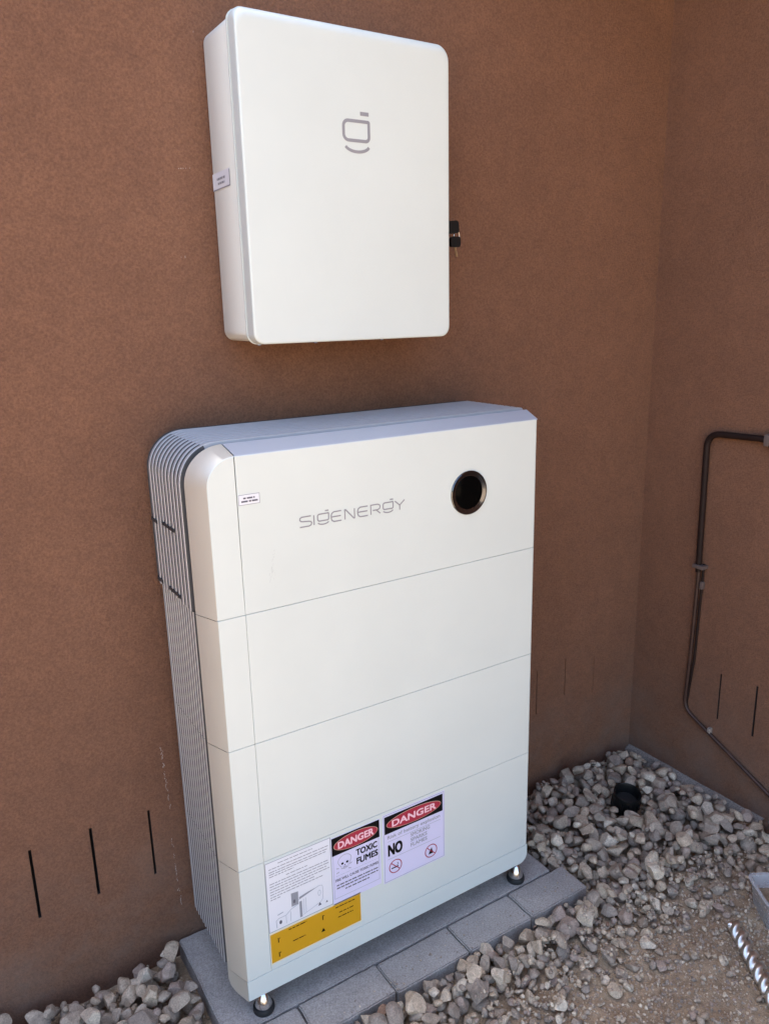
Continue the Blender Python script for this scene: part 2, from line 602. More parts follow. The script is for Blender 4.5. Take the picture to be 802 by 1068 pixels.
# unseen wall added beyond the left edge to block light from that side
fw = wall('left_light_blocker', 'x', -D, 1.8, -0.4, 2.6, [], lambda u, z, d: (-3.2 - d, -u, z), 0.22)
del fw['label'], fw['category']
tag(fw, kind='structure')

# unseen overhang added above the side wall to darken the right-hand corner
ev = box('corner_light_blocker', XC - 0.80, XC + 0.22, -2.8, D + 0.22, 2.66, 2.80, M['stucco'])
tag(ev, kind='structure')

# chalky scuffs on the back wall: thin broken deposits
def scuff(pts, w, seed, dens=1.0):
    rr = random.Random(seed)
    bm = bmesh.new()
    for (x0, z0), (x1, z1) in zip(pts, pts[1:]):
        L = math.hypot(x1 - x0, z1 - z0)
        k = int(L / 0.0032 * dens)
        for i in range(k):
            s = i / max(1, k) + rr.uniform(-0.01, 0.01)
            if noise.noise(Vector((s * 9, seed, 0.5))) < -0.12:
                continue
            x, z = x0 + (x1 - x0) * s + rr.gauss(0, w * 0.45), z0 + (z1 - z0) * s
            a, b = rr.uniform(0.0005, 0.0014), rr.uniform(0.0008, 0.003)
            fr = front(x, z, D)
            n = 6
            vv = [bm.verts.new(put(fr, a * math.cos(6.283 * t / n), b * math.sin(6.283 * t / n), 0.0001)) for t in range(n)]
            top = bm.verts.new(put(fr, 0, 0, 0.0011))
            for t in range(n):
                bm.faces.new((vv[t], vv[(t + 1) % n], top))
    obj('scuff_mark', bm, M['scuff'], bw)
scuff([(-0.047, 0.456), (-0.044, 0.38), (-0.040, 0.291)], 0.0025, 3)
scuff([(-0.044, 0.215), (-0.042, 0.12), (-0.037, 0.024)], 0.0018, 5)
scuff([(0.108, 1.687), (0.136, 1.690)], 0.001, 8, 0.7)
scuff([(0.155, 1.934), (0.166, 1.940)], 0.001, 9, 0.8)
scuff([(0.098, 1.52), (0.115, 1.521)], 0.001, 12, 0.4)

# rough concrete footing under the side wall
bm = bmesh.new()
nn_ = 240
prof = []
for i in range(nn_ + 1):
    y = D - 0.002 - i * (3.11 / nn_)
    j = lambda s: 0.006 * noise.noise(Vector((y * 11, s * 1.7, 1.7))) + 0.004 * noise.noise(Vector((y * 43, s * 3.1, 0.7)))
    prof.append([(XC + 0.01, y, -0.20), (XC - 0.020 + j(1), y, -0.20), (XC - 0.022 + j(2), y, -0.097 + j(3)),
                 (XC - 0.014 + j(4), y, -0.083 + j(5)), (XC + 0.01, y, -0.076)])
loft(bm, prof, True, True, True)
obj('footing', bm, M['footing'], sw_, 50)

# pavers under and in front of the cabinet
paving = tag(link('paving', None), kind='structure')
paving.empty_display_size = 0.05
paving.location = (0.4, 0.1, SLAB)
def paver(x0, x1, y0, y1, zt, mat, name='paver', tilt=(0, 0)):
    bm = bmesh.new()
    nx_, ny_ = max(4, int((x1 - x0) / 0.012)), max(4, int((y1 - y0) / 0.012))
    bmesh.ops.create_grid(bm, x_segments=nx_, y_segments=ny_, size=0.5)
    for v in bm.verts:
        v.co = Vector(((x0 + x1) / 2 + v.co.x * (x1 - x0), (y0 + y1) / 2 + v.co.y * (y1 - y0), zt))
    edge = [e for e in bm.edges if e.is_boundary]
    r = bmesh.ops.extrude_edge_only(bm, edges=edge)
    for v in [g for g in r['geom'] if isinstance(g, bmesh.types.BMVert)]:
        v.co.z = zt - 0.06
    corner = [e for e in bm.edges if len(e.link_faces) == 2 and abs(e.link_faces[0].normal.dot(e.link_faces[1].normal)) < 0.3]
    bm.normal_update()
    corner = [e for e in bm.edges if len(e.link_faces) == 2 and e.calc_face_angle(0) > 1.0]
    bmesh.ops.bevel(bm, geom=corner, offset=0.003, segments=2, affect='EDGES')
    cx, cy = (x0 + x1) / 2, (y0 + y1) / 2
    for v in bm.verts:
        nz = noise.noise(v.co * 33) * 0.0007 + noise.noise(v.co * 130) * 0.0005
        v.co += Vector((noise.noise(v.co * 51 + Vector((3, 0, 0))) * 0.0016, noise.noise(v.co * 57) * 0.0016, nz + (v.co.x - cx) * tilt[0] + (v.co.y - cy) * tilt[1]))
    o = obj(name, bm, mat, paving, 40)
    o.matrix_parent_inverse = Matrix.Translation(-paving.location)
    return o
paver(-0.054, 0.858, -0.006, 0.316, SLAB, M['slab'], 'slab')
xj = [0.899, 0.7045, 0.5085, 0.305, 0.104, -0.097]
for i in range(5):
    g = random.uniform(0.0016, 0.0028)
    paver(xj[i + 1] + g, xj[i] - g, -0.102 + random.uniform(-0.002, 0.002), -0.0105, SLAB - 0.001 + random.uniform(-0.002, 0.001),
          M['paver'], 'paver', (random.uniform(-0.006, 0.006), random.uniform(-0.01, 0.01)))

# ------------------------------------------------------------------ stones
def rock(seed, sub=2, cuts=9):
    rr = random.Random(seed)
    bm = bmesh.new()
    bmesh.ops.create_icosphere(bm, subdivisions=sub, radius=1.0)
    planes = []
    for _ in range(cuts):
        d = Vector((rr.gauss(0, 1), rr.gauss(0, 1), rr.gauss(0, 1))).normalized()
        planes.append((d, rr.uniform(0.40, 0.74)))
    sd_ = rr.uniform(0, 50)
    for v in bm.verts:
        c = v.co.copy()
        for d, k in planes:
            e = c.dot(d) - k
            if e > 0:
                c -= d * e
        c *= 1 + 0.05 * noise.noise(c * 1.7 + Vector((sd_, 0, 0)))
        v.co = c
    sx, sy, sz = 1.0, rr.uniform(0.62, 0.95), rr.uniform(0.5, 0.8)
    mxr = max(max(abs(v.co.x), abs(v.co.y)) for v in bm.verts)
    for v in bm.verts:
        v.co = Vector((v.co.x * sx, v.co.y * sy, v.co.z * sz)) / mxr * 0.5
    return bm

def cam_project(p):
    q = CAM_ROT.to_matrix().transposed() @ (Vector(p) - CAM_LOC)
    return (PW / 2 + F_PX * q.x / -q.z, PH / 2 - F_PX * q.y / -q.z, -q.z)

NP = 26
protos = []
for i in range(NP):
    bm = rock(100 + i, 3 if i < 20 else 2, 7 + i % 4)
    bmesh.ops.recalc_face_normals(bm, faces=bm.faces)
    me = bpy.data.meshes.new('stone')
    bm.to_mesh(me)
    bm.free()
    me.shade_smooth()
    me.set_sharp_from_angle(angle=R(24))
    protos.append(me)
variants = {}
def stone_mesh(i, mi):
    if (i, mi) not in variants:
        m = protos[i].copy()
        m.materials.append(STONES[mi])
        variants[(i, mi)] = m
    return variants[(i, mi)]
protoV = [np.array([v.co[:] for v in m.vertices]) for m in protos]
protoF = [np.array([p.vertices[:] for p in m.polygons]) for m in protos]

# heap the stones on a height map so that they rest on one another
HX0, HX1, HY0, HY1, RES = -1.0, XC - 0.024, -0.62, D - 0.004, 0.004
hx, hy = int((HX1 - HX0) / RES), int((HY1 - HY0) / RES)
HM = np.array([[ground_h(HX0 + (i + 0.5) * RES, HY0 + (j + 0.5) * RES) for i in range(hx)] for j in range(hy)])
GX = HX0 + (np.arange(hx) + 0.5) * RES
GY = HY0 + (np.arange(hy) + 0.5) * RES
blocked = ((GX[None, :] > -0.06) & (GX[None, :] < 0.864) & (GY[:, None] > -0.008)) | ((GX[None, :] > -0.10) & (GX[None, :] < 0.903) & (GY[:, None] > -0.1045) & (GY[:, None] < -0.006))
# the black cap sunk in the gravel and the tub and bit on the dirt keep their place free
CUP = (1.262, 0.090, 0.043)
blocked |= ((GX[None, :] - CUP[0]) ** 2 + (GY[:, None] - CUP[1]) ** 2) < (CUP[2] + 0.001) ** 2
stones = []
def drop(x, y, d, seg_proto=None, allow=0.0, tilt=0.45, pi=None, mi=None):
    r = d * 0.5
    i0, i1 = int((x - r - HX0) / RES), int((x + r - HX0) / RES) + 1
    j0, j1 = int((y - r - HY0) / RES), int((y + r - HY0) / RES) + 1
    if i0 < 0 or j0 < 0 or i1 > hx or j1 > hy:
        return False
    dx = (GX[i0:i1][None, :] - x) / r
    dy = (GY[j0:j1][:, None] - y) / r
    rad = dx * dx + dy * dy
    ins = rad < 0.62
    if not ins.any():
        return False
    if allow < 1 and (blocked[j0:j1, i0:i1] & (rad < 0.85)).mean() > allow:
        return False
    sub = HM[j0:j1, i0:i1]
    base = np.quantile(sub[ins], 0.55)
    c = d * 0.33
    z = base + c * 0.72
    top = z + c * np.sqrt(np.clip(1 - rad, 0, 1))
    m = rad < 0.9
    sub[m] = np.maximum(sub[m], top[m])
    pi = random.randrange(20) if pi is None else pi
    if mi is None:
        mi = random.choices(range(6), (32, 27, 14, 15, 11, 1))[0]
    stones.append((x, y, z, d, pi, mi, Euler((random.gauss(0, tilt), random.gauss(0, tilt), random.uniform(0, 6.283)))))
    return True

def density(x, y):
    """How thickly gravel lies: 1 in the beds along the walls, falling off to bare dirt."""
    if x < -0.06:
        return 1.0 if y > -0.25 else max(0, 1 - (-0.25 - y) * 6)
    edge = -0.205 + 0.035 * noise.noise(Vector((x * 4.3, 1.1, 0))) + 0.02 * noise.noise(Vector((x * 13, 4.1, 0)))
    if 0.66 < x < 1.35:
        edge += 0.035
    if x > 1.33:
        edge -= (x - 1.33) * 0.25
    if y > edge:
        return 1.0
    return max(0.0, 0.75 - (edge - y) * 4.2)

def rand_size():
    return min(0.066, max(0.019, random.lognormvariate(math.log(0.035), 0.36)))
for rnd in range(5200):
    best = None
    for _ in range(4):
        x, y = random.uniform(HX0, HX1), random.uniform(HY0, HY1)
        if x < -0.62 and random.random() < 0.6:
            continue
        dn = density(x, y)
        if random.random() > dn:
            continue
        i, j = min(hx - 1, int((x - HX0) / RES)), min(hy - 1, int((y - HY0) / RES))
        h = HM[j, i] - ground_h(x, y)
        if blocked[j, i] or h > (0.046 if x < -0.05 else 0.040 if y < -0.1 else 0.046) * dn:
            continue
        if best is None or h < best[2]:
            best = (x, y, h, dn)
    if best:
        x, y, h, dn = best
        drop(x, y, rand_size() * (1.0 if dn > 0.9 else 0.75))
# the stones that spill on the front pavers and lie loose on the dirt
for x, y, d, mi in ((0.452, -0.088, 0.042, 1), (0.548, -0.115, 0.056, 2), (0.71, -0.135, 0.040, 1), (0.905, -0.03, 0.04, 2)):
    drop(x, y, d, allow=1.1, mi=mi)
for _ in range(150):
    drop(random.uniform(0.35, 1.45), random.uniform(-0.6, -0.22), min(0.036, random.lognormvariate(math.log(0.017), 0.35)))

# small chips between and around
smalls = []
for _ in range(9000):
    x, y = random.uniform(-0.7, HX1), random.uniform(HY0, HY1)
    i, j = min(hx - 1, int((x - HX0) / RES)), min(hy - 1, int((y - HY0) / RES))
    if blocked[j, i]:
        continue
    dn = density(x, y)
    h = HM[j, i] - ground_h(x, y)
    if dn > 0.9 and h > 0.028:
        continue
    d = min(0.017, max(0.0035, random.lognormvariate(math.log(0.0075), 0.45)))
    smalls.append((x, y, HM[j, i] + d * 0.12, d, random.randrange(20, NP), random.choices(range(6), (30, 30, 16, 10, 13, 1))[0], Euler((random.uniform(0, 6), random.uniform(0, 6), random.uniform(0, 6)))))

for _ in range(110):
    x, y = random.uniform(0.0, 0.89), -0.101 + abs(random.gauss(0, 0.035))
    if y < -0.012:
        d = random.uniform(0.002, 0.006)
        smalls.append((x, y, SLAB + d * 0.12, d, random.randrange(20, NP), random.randrange(5), Euler((0, 0, random.uniform(0, 6)))))
scored = []
for k, s in enumerate(stones):
    u, v, dep = cam_project((s[0], s[1], s[2] + s[3] * 0.2))
    vis = -10 < u < PW + 10 and -10 < v < PH + 15
    i, j = min(hx - 1, int((s[0] - HX0) / RES)), min(hy - 1, int((s[1] - HY0) / RES))
    buried = HM[j, i] > s[2] + s[3] * 0.33 + 0.006
    hid = -0.03 < s[0] < 0.80 and s[1] > 0 or (0.78 < s[0] < 1.02 and s[1] > 0.31 - (1.02 - s[0]) * 0.1 and s[0] < 0.9)
    if vis and not buried and not hid:
        scored.append((s[3] / dep, k))
scored.sort(reverse=True)
single = set(k for _, k in scored[:300])
for k in sorted(single):
    x, y, z, d, pi, mi, eu = stones[k]
    o = link('stone', stone_mesh(pi, mi), ground)
    o.location = (x, y, z)
    o.rotation_euler = eu
    o.scale = (d, d, d)
rest = [s for k, s in enumerate(stones) if k not in single] + smalls
AV, AF, AM = [], [], []
off = 0
lowV = protoV
for x, y, z, d, pi, mi, eu in rest:
    pv = protoV[pi if pi >= 20 else 20 + pi % 6]
    pf = protoF[pi if pi >= 20 else 20 + pi % 6]
    Rm = np.array(eu.to_matrix())
    AV.append(pv @ Rm.T * d + np.array([x, y, z]))
    AF.append(pf + off)
    AM.append(np.full(len(pf), mi, dtype=np.int32))
    off += len(pv)
me = bpy.data.meshes.new('gravel')
AVc, AFc = np.concatenate(AV), np.concatenate(AF)
me.vertices.add(len(AVc))
me.vertices.foreach_set('co', AVc.astype(np.float32).ravel())
me.loops.add(AFc.size)
me.loops.foreach_set('vertex_index', AFc.astype(np.int32).ravel())
me.polygons.add(len(AFc))
me.polygons.foreach_set('loop_start', np.arange(0, AFc.size, 3, dtype=np.int32))
me.polygons.foreach_set('material_index', np.concatenate(AM))
for mm in STONES:
    me.materials.append(mm)
me.update(calc_edges=True)
me.validate()
me.shade_smooth()
tag(link('gravel', me, ground), kind='stuff')

# grit on the dirt
def grit():
    b = rock(900, 1, 4)
    pv = np.array([v.co[:] for v in b.verts]); pf = np.array([[v.index for v in f.verts] for f in b.faces])
    b.free()
    V_, F_, Mi = [], [], []
    o_ = 0
    for _ in range(15000):
        x, y = random.uniform(0.2, 1.52), random.uniform(-0.75, -0.10)
        if y > HY0 + 0.01:
            i, j = min(hx - 1, int((x - HX0) / RES)), min(hy - 1, int((y - HY0) / RES))
            if blocked[j, i] or HM[j, i] - ground_h(x, y) > 0.012:
                continue
        z = ground_h(x, y) if y <= HY0 + 0.01 else HM[j, i]
        d = min(0.012, random.lognormvariate(math.log(0.0046), 0.5))
        Rm = np.array(Euler((random.uniform(0, 6), random.uniform(0, 6), random.uniform(0, 6))).to_matrix())
        V_.append(pv @ Rm.T * d + np.array([x, y, z + d * 0.1])); F_.append(pf + o_); o_ += len(pv)
        Mi.append(np.full(len(pf), random.choices((0, 1, 2, 3, 4), (5, 5, 3, 3, 3))[0]))
    m = bpy.data.meshes.new('grit')
    V_, F_ = np.concatenate(V_), np.concatenate(F_)
    m.from_pydata(V_.tolist(), [], F_.tolist())
    for mm in STONES:
        m.materials.append(mm)
    m.polygons.foreach_set('material_index', np.concatenate(Mi).astype(np.int32))
    m.shade_smooth()
    tag(link('grit', m, ground), kind='stuff')
grit()

def fl_():
    return front(0, 0)
# ================================================================== STORAGE CABINET
cab = thing('storage_cabinet', 'tall white stacked battery cabinet with ribbed grey sides, standing on pavers', 'battery cabinet')
CH_X, CH_Y, CH_Z = 0.020, 0.060, 0.0145   # chamfered trim: how far it flares out, back and up
XR = 0.801                                # right flank of the ribbed body
SEAM = 0.0555

def outline_arch(off, z0, flank=0.0, n=14):
    """Left flank, rounded top-left shoulder, top, small right shoulder, right flank (open at the bottom)."""
    xl, xr, zt = -CH_X + off - flank, XR - off + flank, ZT + CH_Z - off + flank
    rl, rr_ = 0.075 - off, max(0.002, 0.010 - off)
    pts = [(xl, z0)]
    pts += arc2(xl + rl, zt - rl, rl, rl, 180, 90, n)
    pts += arc2(xr - rr_, zt - rr_, rr_, rr_, 90, 0, 4)
    pts.append((xr, z0))
    return pts

def fin_steps(y0, y1, n, ridge, depth):
    """Depth profile of a ribbed flank: (y, inset)."""
    pitch = (y1 - y0) / n
    out = []
    for i in range(n):
        a = y0 + i * pitch
        b = a + pitch * ridge
        e = 0.0009
        out += [(a, depth), (a + 0.0002, 0.0025), (a + 0.0003, e), (a + e, 0.0), (b - e, 0.0), (b - 0.0002, e), (b, depth)]
    return out

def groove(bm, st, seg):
    """Faces below the ridges of a ribbed flank get the self-shadow of the slots as a dark colour, paler along the top."""
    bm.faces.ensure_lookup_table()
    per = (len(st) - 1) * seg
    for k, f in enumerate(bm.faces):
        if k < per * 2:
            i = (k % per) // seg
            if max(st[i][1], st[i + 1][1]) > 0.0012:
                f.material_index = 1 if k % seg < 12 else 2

# --- top module
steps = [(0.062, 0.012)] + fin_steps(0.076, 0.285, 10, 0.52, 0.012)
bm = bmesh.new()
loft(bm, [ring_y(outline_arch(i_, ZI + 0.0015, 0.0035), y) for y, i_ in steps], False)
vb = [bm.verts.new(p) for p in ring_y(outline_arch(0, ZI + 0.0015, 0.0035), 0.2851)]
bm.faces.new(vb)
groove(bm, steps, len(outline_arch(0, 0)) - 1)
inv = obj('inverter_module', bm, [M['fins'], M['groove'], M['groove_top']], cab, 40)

def arc_band(bm, pin, pout, y0, y1):
    loft(bm, [ring_y(pin, y0), ring_y(pout, y1)], False)

# rounded trim round the left shoulder
def trim_left(z0, z1, parent, top=False, gap=0.0006):
    bm = bmesh.new()
    if top:
        pin = [(0.0, z0 + gap), (0.0, ZT - 0.057)] + arc2(0.055, ZT - 0.055, 0.055, 0.055, 180, 90, 18)
        pout = [(-CH_X, z0 + gap), (-CH_X, ZT - 0.057)] + arc2(0.055, ZT - 0.055, 0.055 + CH_X, 0.055 + CH_Z, 180, 90, 18)
    else:
        pin = [(0.0, z0 + gap), (0.0, z1 - gap)]
        pout = [(-CH_X, z0 + gap), (-CH_X, z1 - gap)]
    n0 = [(x + 0.0012, z) for x, z in pin] if not top else [(pin[0][0] + 0.0012, pin[0][1]), (0.0012, ZT - 0.057)] + arc2(0.055, ZT - 0.055, 0.0538, 0.0538, 180, 90, 18)
    mid = [((a[0] * 0.12 + b[0] * 0.88), (a[1] * 0.12 + b[1] * 0.88)) for a, b in zip(pin, pout)]
    loft(bm, [ring_y(n0, 0.0002), ring_y(pin, 0.0014), ring_y(mid, CH_Y * 0.86), ring_y(pout, CH_Y), ring_y(n0, CH_Y + 0.0005)], False)
    return obj('corner_trim', bm, M['silver'], parent, 30)

trim_left(ZI, ZT, inv, True)
# straight trim along the top edge and a short one down the right
bm = bmesh.new()
for a, b in ((SEAM + 0.0016, W),):
    loft(bm, [[(a, 0.0012, ZT - 0.001), (b, 0.0012, ZT - 0.001)], [(a, 0.0022, ZT + 0.0004), (b, 0.0022, ZT + 0.0004)],
              [(a, CH_Y * 0.86, ZT + CH_Z * 0.86), (b + 0.017, CH_Y * 0.86, ZT + CH_Z * 0.86)],
              [(a, CH_Y, ZT + CH_Z), (b + 0.020, CH_Y, ZT + CH_Z)], [(a, CH_Y + 0.0004, ZT - 0.004), (b + 0.020, CH_Y + 0.0004, ZT - 0.004)]], False)
obj('top_trim', bm, M['top'], inv, 25)

def trim_right(z0, z1, parent):
    bm = bmesh.new()
    loft(bm, [[(W - 0.0002, 0.004, z0 + 0.0006), (W - 0.0002, 0.004, z1 - 0.0006)], [(XR - 0.001, CH_Y, z0 + 0.0006), (XR - 0.001, CH_Y, z1 - 0.0006)],
              [(W - 0.01, CH_Y + 0.001, z0 + 0.0006), (W - 0.01, CH_Y + 0.001, z1 - 0.0006)]], False)
    obj('side_trim', bm, M['silver'], parent)

def front_panels(z0, z1, parent, top=False):
    g = 0.00045
    # narrow corner panel
    bm = bmesh.new()
    tl = 0.0543 if top else 0.0004
    o0 = rrect(0.0008, SEAM - 0.0003, z0 + g, z1 - (0.0005 if top else g), 0.0004, 0.0004, 0.0004, tl, 14)
    cx = SEAM / 2
    o1 = rrect(0.0014, SEAM - 0.0011, z0 + g + 0.0006, z1 - g - 0.0006, 0.0003, 0.0003, 0.0003, max(0.0003, tl - 0.0006), 14)
    loft(bm, [ring_y(o0, 0.010), ring_y(o0, 0.0006), ring_y(o1, 0.0)], True, True, True)
    obj('corner_panel', bm, M['white'], parent, 30)
    # wide front panel with a softly turned right edge
    bm = bmesh.new()
    x0, x1 = SEAM + 0.0003, W
    prof = [(x0, 0.012), (x0, 0.0006), (x0 + 0.0006, 0.0), (x0 + 0.004, 0.0), (x1 - 0.0085, 0.0)] + [(x1 - 0.007 + 0.007 * math.sin(R(a)), 0.007 - 0.007 * math.cos(R(a))) for a in (0, 22, 45, 68, 90)] + [(x1, 0.012)]
    za, zb = z0 + g, z1 - (0.0004 if top else g)
    e = 0.0006
    inset = lambda p, k: (p[0], p[1] + k)
    rings = [[(x, y + (e if y < 0.003 else 0), za) for x, y in prof], [(x, y, za + e) for x, y in prof], [(x, y, za + 0.004) for x, y in prof],
             [(x, y, zb - 0.004) for x, y in prof], [(x, y, zb - e) for x, y in prof], [(x, y + (e if y < 0.003 else 0), zb) for x, y in prof]]
    loft(bm, rings, True, True, True)
    obj('front_panel', bm, M['white'], parent, 30)

front_panels(ZI, ZT, inv, True)
trim_right(ZI, ZT + 0.001, inv)
box('core', 0.004, W - 0.004, 0.011, 0.26, ZI + 0.001, ZT - 0.060, M['core'], inv)
box('core', 0.050, W - 0.004, 0.011, 0.26, ZT - 0.0602, ZT - 0.003, M['core'], inv)
for y0, y1, z in ((0.246, 0.287, 1.000), (0.136, 0.212, 1.0065), (0.246, 0.284, 0.8715), (0.130, 0.205, 0.872)):
    box('vent_slot', -CH_X - 0.0047, -CH_X + 0.010, y0, y1, z - 0.0035, z + 0.0035, M['core'], inv)

# --- three battery modules, alike
def battery(z0):
    z1 = z0 + BH
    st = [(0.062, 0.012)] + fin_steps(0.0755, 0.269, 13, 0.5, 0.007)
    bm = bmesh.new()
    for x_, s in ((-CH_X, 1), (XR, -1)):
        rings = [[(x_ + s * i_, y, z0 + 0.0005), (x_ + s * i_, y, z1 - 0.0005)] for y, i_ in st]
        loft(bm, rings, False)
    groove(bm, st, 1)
    for y_ in (0.2691,):
        bm.faces.new([bm.verts.new(p) for p in ((-CH_X, y_, z0), (XR, y_, z0), (XR, y_, z1), (-CH_X, y_, z1))])
    for zz in (z0 + 0.0005, z1 - 0.0005):
        bm.faces.new([bm.verts.new(p) for p in ((-CH_X + 0.012, 0.062, zz), (XR - 0.012, 0.062, zz), (XR - 0.012, 0.269, zz), (-CH_X + 0.012, 0.269, zz))])
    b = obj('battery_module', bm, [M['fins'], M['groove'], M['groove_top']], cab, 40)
    trim_left(z0, z1, b)
    trim_right(z0, z1, b)
    front_panels(z0, z1, b)
    box('core', 0.004, W - 0.004, 0.011, 0.26, z0 + 0.001, z1 - 0.001, M['core'], b)
    return b
b0 = battery(HB)
for k in (1, 2):
    c = b0.copy()
    COL.objects.link(c)
    c.parent = cab
    c.location.z += k * BH
    for ch in b0.children:
        d = ch.copy()
        COL.objects.link(d)
        d.parent = c

# --- base with levelling feet
bm = bmesh.new()
o0 = rrect(0.0006, W, 0.0, HB - 0.0007, 0.004, 0.024, 0.0005, 0.0005, 8)
o1 = rrect(0.0016, W - 0.001, 0.001, HB - 0.0013, 0.003, 0.0235, 0.0004, 0.0004, 8)
loft(bm, [ring_y(o0, 0.016), ring_y(o0, 0.001), ring_y(o1, 0.0)], True, True, True)
base = obj('base', bm, M['white'], cab, 30)
box('base_frame', 0.006, W - 0.004, 0.0162, 0.255, 0.004, HB - 0.001, M['white_body'], base, 0.003)
bm = bmesh.new()
pts0 = [(0.0, HB - 0.0007), (0.0, 0.0)]
rows = []
for s in np.linspace(0, 1, 12):
    y = 0.0006 + s * CH_Y
    x = -CH_X * s
    zb = 0.0 + (0.0 if s < 0.45 else 0.022 * (1 - math.sqrt(max(0, 1 - ((s - 0.45) / 0.55) ** 2))))
    rows.append([(x, y, HB - 0.0007), (x, y, zb)])
rows.append([(0.01, CH_Y + 0.002, HB - 0.0007), (0.01, CH_Y + 0.002, 0.022)])
loft(bm, rows, False)
loft(bm, [[r[1] for r in rows], [(0.004, r[1][1], r[1][2]) for r in rows]], False)
obj('corner_trim', bm, M['silver'], base, 45)
for fx, fy in ((0.040, 0.022), (W - 0.022, 0.018), (0.040, 0.235), (W - 0.022, 0.235)):
    bm = bmesh.new()
    lathe(bm, [(0.0225, 0.0), (0.0235, 0.003), (0.0235, 0.009), (0.022, 0.0125), (0.016, 0.0135)], (fx, fy, SLAB + 0.0004), 'z', 28)
    ft = obj('foot', bm, M['rubber'], cab, 40)
    bm = bmesh.new()
    lathe(bm, [(0.0190, 0.0137), (0.0190, 0.017), (0.0090, 0.044), (0.0065, 0.046), (0.0065, 0.063)], (fx, fy, SLAB), 'z', 24)
    obj('levelling_screw', bm, M['steel'], ft, 40)

# --- faint handling smudges left on the front
bm = bmesh.new()
rq = random.Random(31)
for cx0, cz0, n_, sp in ((0.112, 0.930, 16, 0.007), (0.757, 0.062, 7, 0.003), (0.118, 0.965, 5, 0.004)):
    for _ in range(n_):
        x, z = cx0 + rq.gauss(0, sp * 0.55), cz0 + rq.gauss(0, sp * 1.6)
        L = rq.uniform(0.002, 0.008) * (1 if n_ > 5 else 0.5)
        stroke(bm, fl_(), [(x, z), (x + L * 0.25, z + L * 0.6), (x + L * 0.3, z + L)], rq.uniform(0.0005, 0.0012), 0.0002)
tag(obj('smudge', bm, M['smudge'], cab), kind='stuff')

# --- round status window
bm = bmesh.new()
RC = (0.5825, 0.0, 1.0195)
lathe(bm, [(0.0485, 0.001), (0.0485, -0.0022), (0.0470, -0.0034), (0.0440, -0.0030), (0.0365, -0.0004), (0.0340, -0.0002)], RC, 'y', 72, False)
st_ = obj('status_light', bm, M['chrome'], cab, 30)
bm = bmesh.new()
lathe(bm, [(0.0372, -0.0005), (0.0362, -0.0010), (0.0001, -0.0012)], RC, 'y', 48, True)
obj('glass_lens', bm, M['glass_black'], st_, 40)

# --- brand lettering drawn with strokes
def logo_g(bm, fr, u, v, w, h, t, hgt):
    """The looped letter with a bar above its right end and an arc below."""
    r = h * 0.30
    loop = arc2(u + r, v + r, r, r, 180, 270, 6) + arc2(u + w - r * 0.75, v + r * 0.75, r * 0.75, r * 0.75, 270, 360, 6) + \
        [(u + w, v + h - r * 0.12), (u + w - r * 0.12, v + h)] + arc2(u + r, v + h - r, r, r, 90, 180, 6)
    stroke(bm, fr, loop, t, hgt, True)
    return loop
bm = bmesh.new()
fl = front(0, 0)
z0, hh, tw, hg = 1.0095, 0.0195, 0.0026, 0.0004
def LT(pts, closed=False):
    stroke(bm, fl, [(x, z0 + y * hh) for x, y in pts], tw, hg, closed)
def E_(a, b):
    LT([(b, 1), (a + 0.006, 1), (a + 0.0015, 0.86), (a, 0.62), (a, 0.38), (a + 0.0015, 0.14), (a + 0.006, 0), (b, 0)])
    LT([(a + 0.0012, 0.5), (b - 0.001, 0.5)])
LT([(0.2005, 1), (0.181, 1), (0.1772, 0.9), (0.1765, 0.72), (0.179, 0.58), (0.183, 0.54), (0.196, 0.48), (0.2, 0.42), (0.2015, 0.28), (0.2, 0.09), (0.196, 0), (0.176, 0)])
LT([(0.2065, 0), (0.2065, 1)])
for a, b in ((0.2145, 0.2385), (0.3630, 0.3870)):
    logo_g(bm, fl, a, z0 + hh * 0.30, b - a, hh * 0.70, tw, hg)
    LT([(b - 0.0075, 1.27), (b + 0.0002, 1.27)])
    stroke(bm, fl, arc2((a + b) / 2, z0 + hh * 0.20, (b - a) * 0.5, hh * 0.27, 195, 345, 12), tw, hg)
E_(0.2440, 0.2665)
LT([(0.2745, 0), (0.2745, 1), (0.2765, 1), (0.2942, 0), (0.2962, 0), (0.2962, 1)])
E_(0.3035, 0.3270)
LT([(0.3340, 0), (0.3340, 1), (0.3500, 1), (0.3545, 0.9), (0.3558, 0.72), (0.3545, 0.52), (0.3500, 0.42), (0.3385, 0.42)])
LT([(0.3470, 0.40), (0.3560, 0.0)])
LT([(0.3915, 1.0), (0.4030, 0.50), (0.4150, 1.0)])
LT([(0.4030, 0.52), (0.4030, 0.0)])
obj('brand_lettering', bm, M['grey_print'], cab)

# --- small rating label by the seam
def sticker(name, u0, u1, v0, v1, mat, parent, th=0.0005, base_y=0.0, label=None):
    bm = bmesh.new()
    fr = front(0, 0, base_y)
    c = [(u0, v0), (u1, v0), (u1, v1), (u0, v1)]
    a = [bm.verts.new(put(fr, u, v, -0.0001)) for u, v in c]
    b = [bm.verts.new(put(fr, u, v, th)) for u, v in c]
    bm.faces.new(b)
    for i in range(4):
        bm.faces.new((a[i], a[(i + 1) % 4], b[(i + 1) % 4], b[i]))
    o = obj(name, bm, mat, parent)
    if label:
        o['label'] = label
    return o

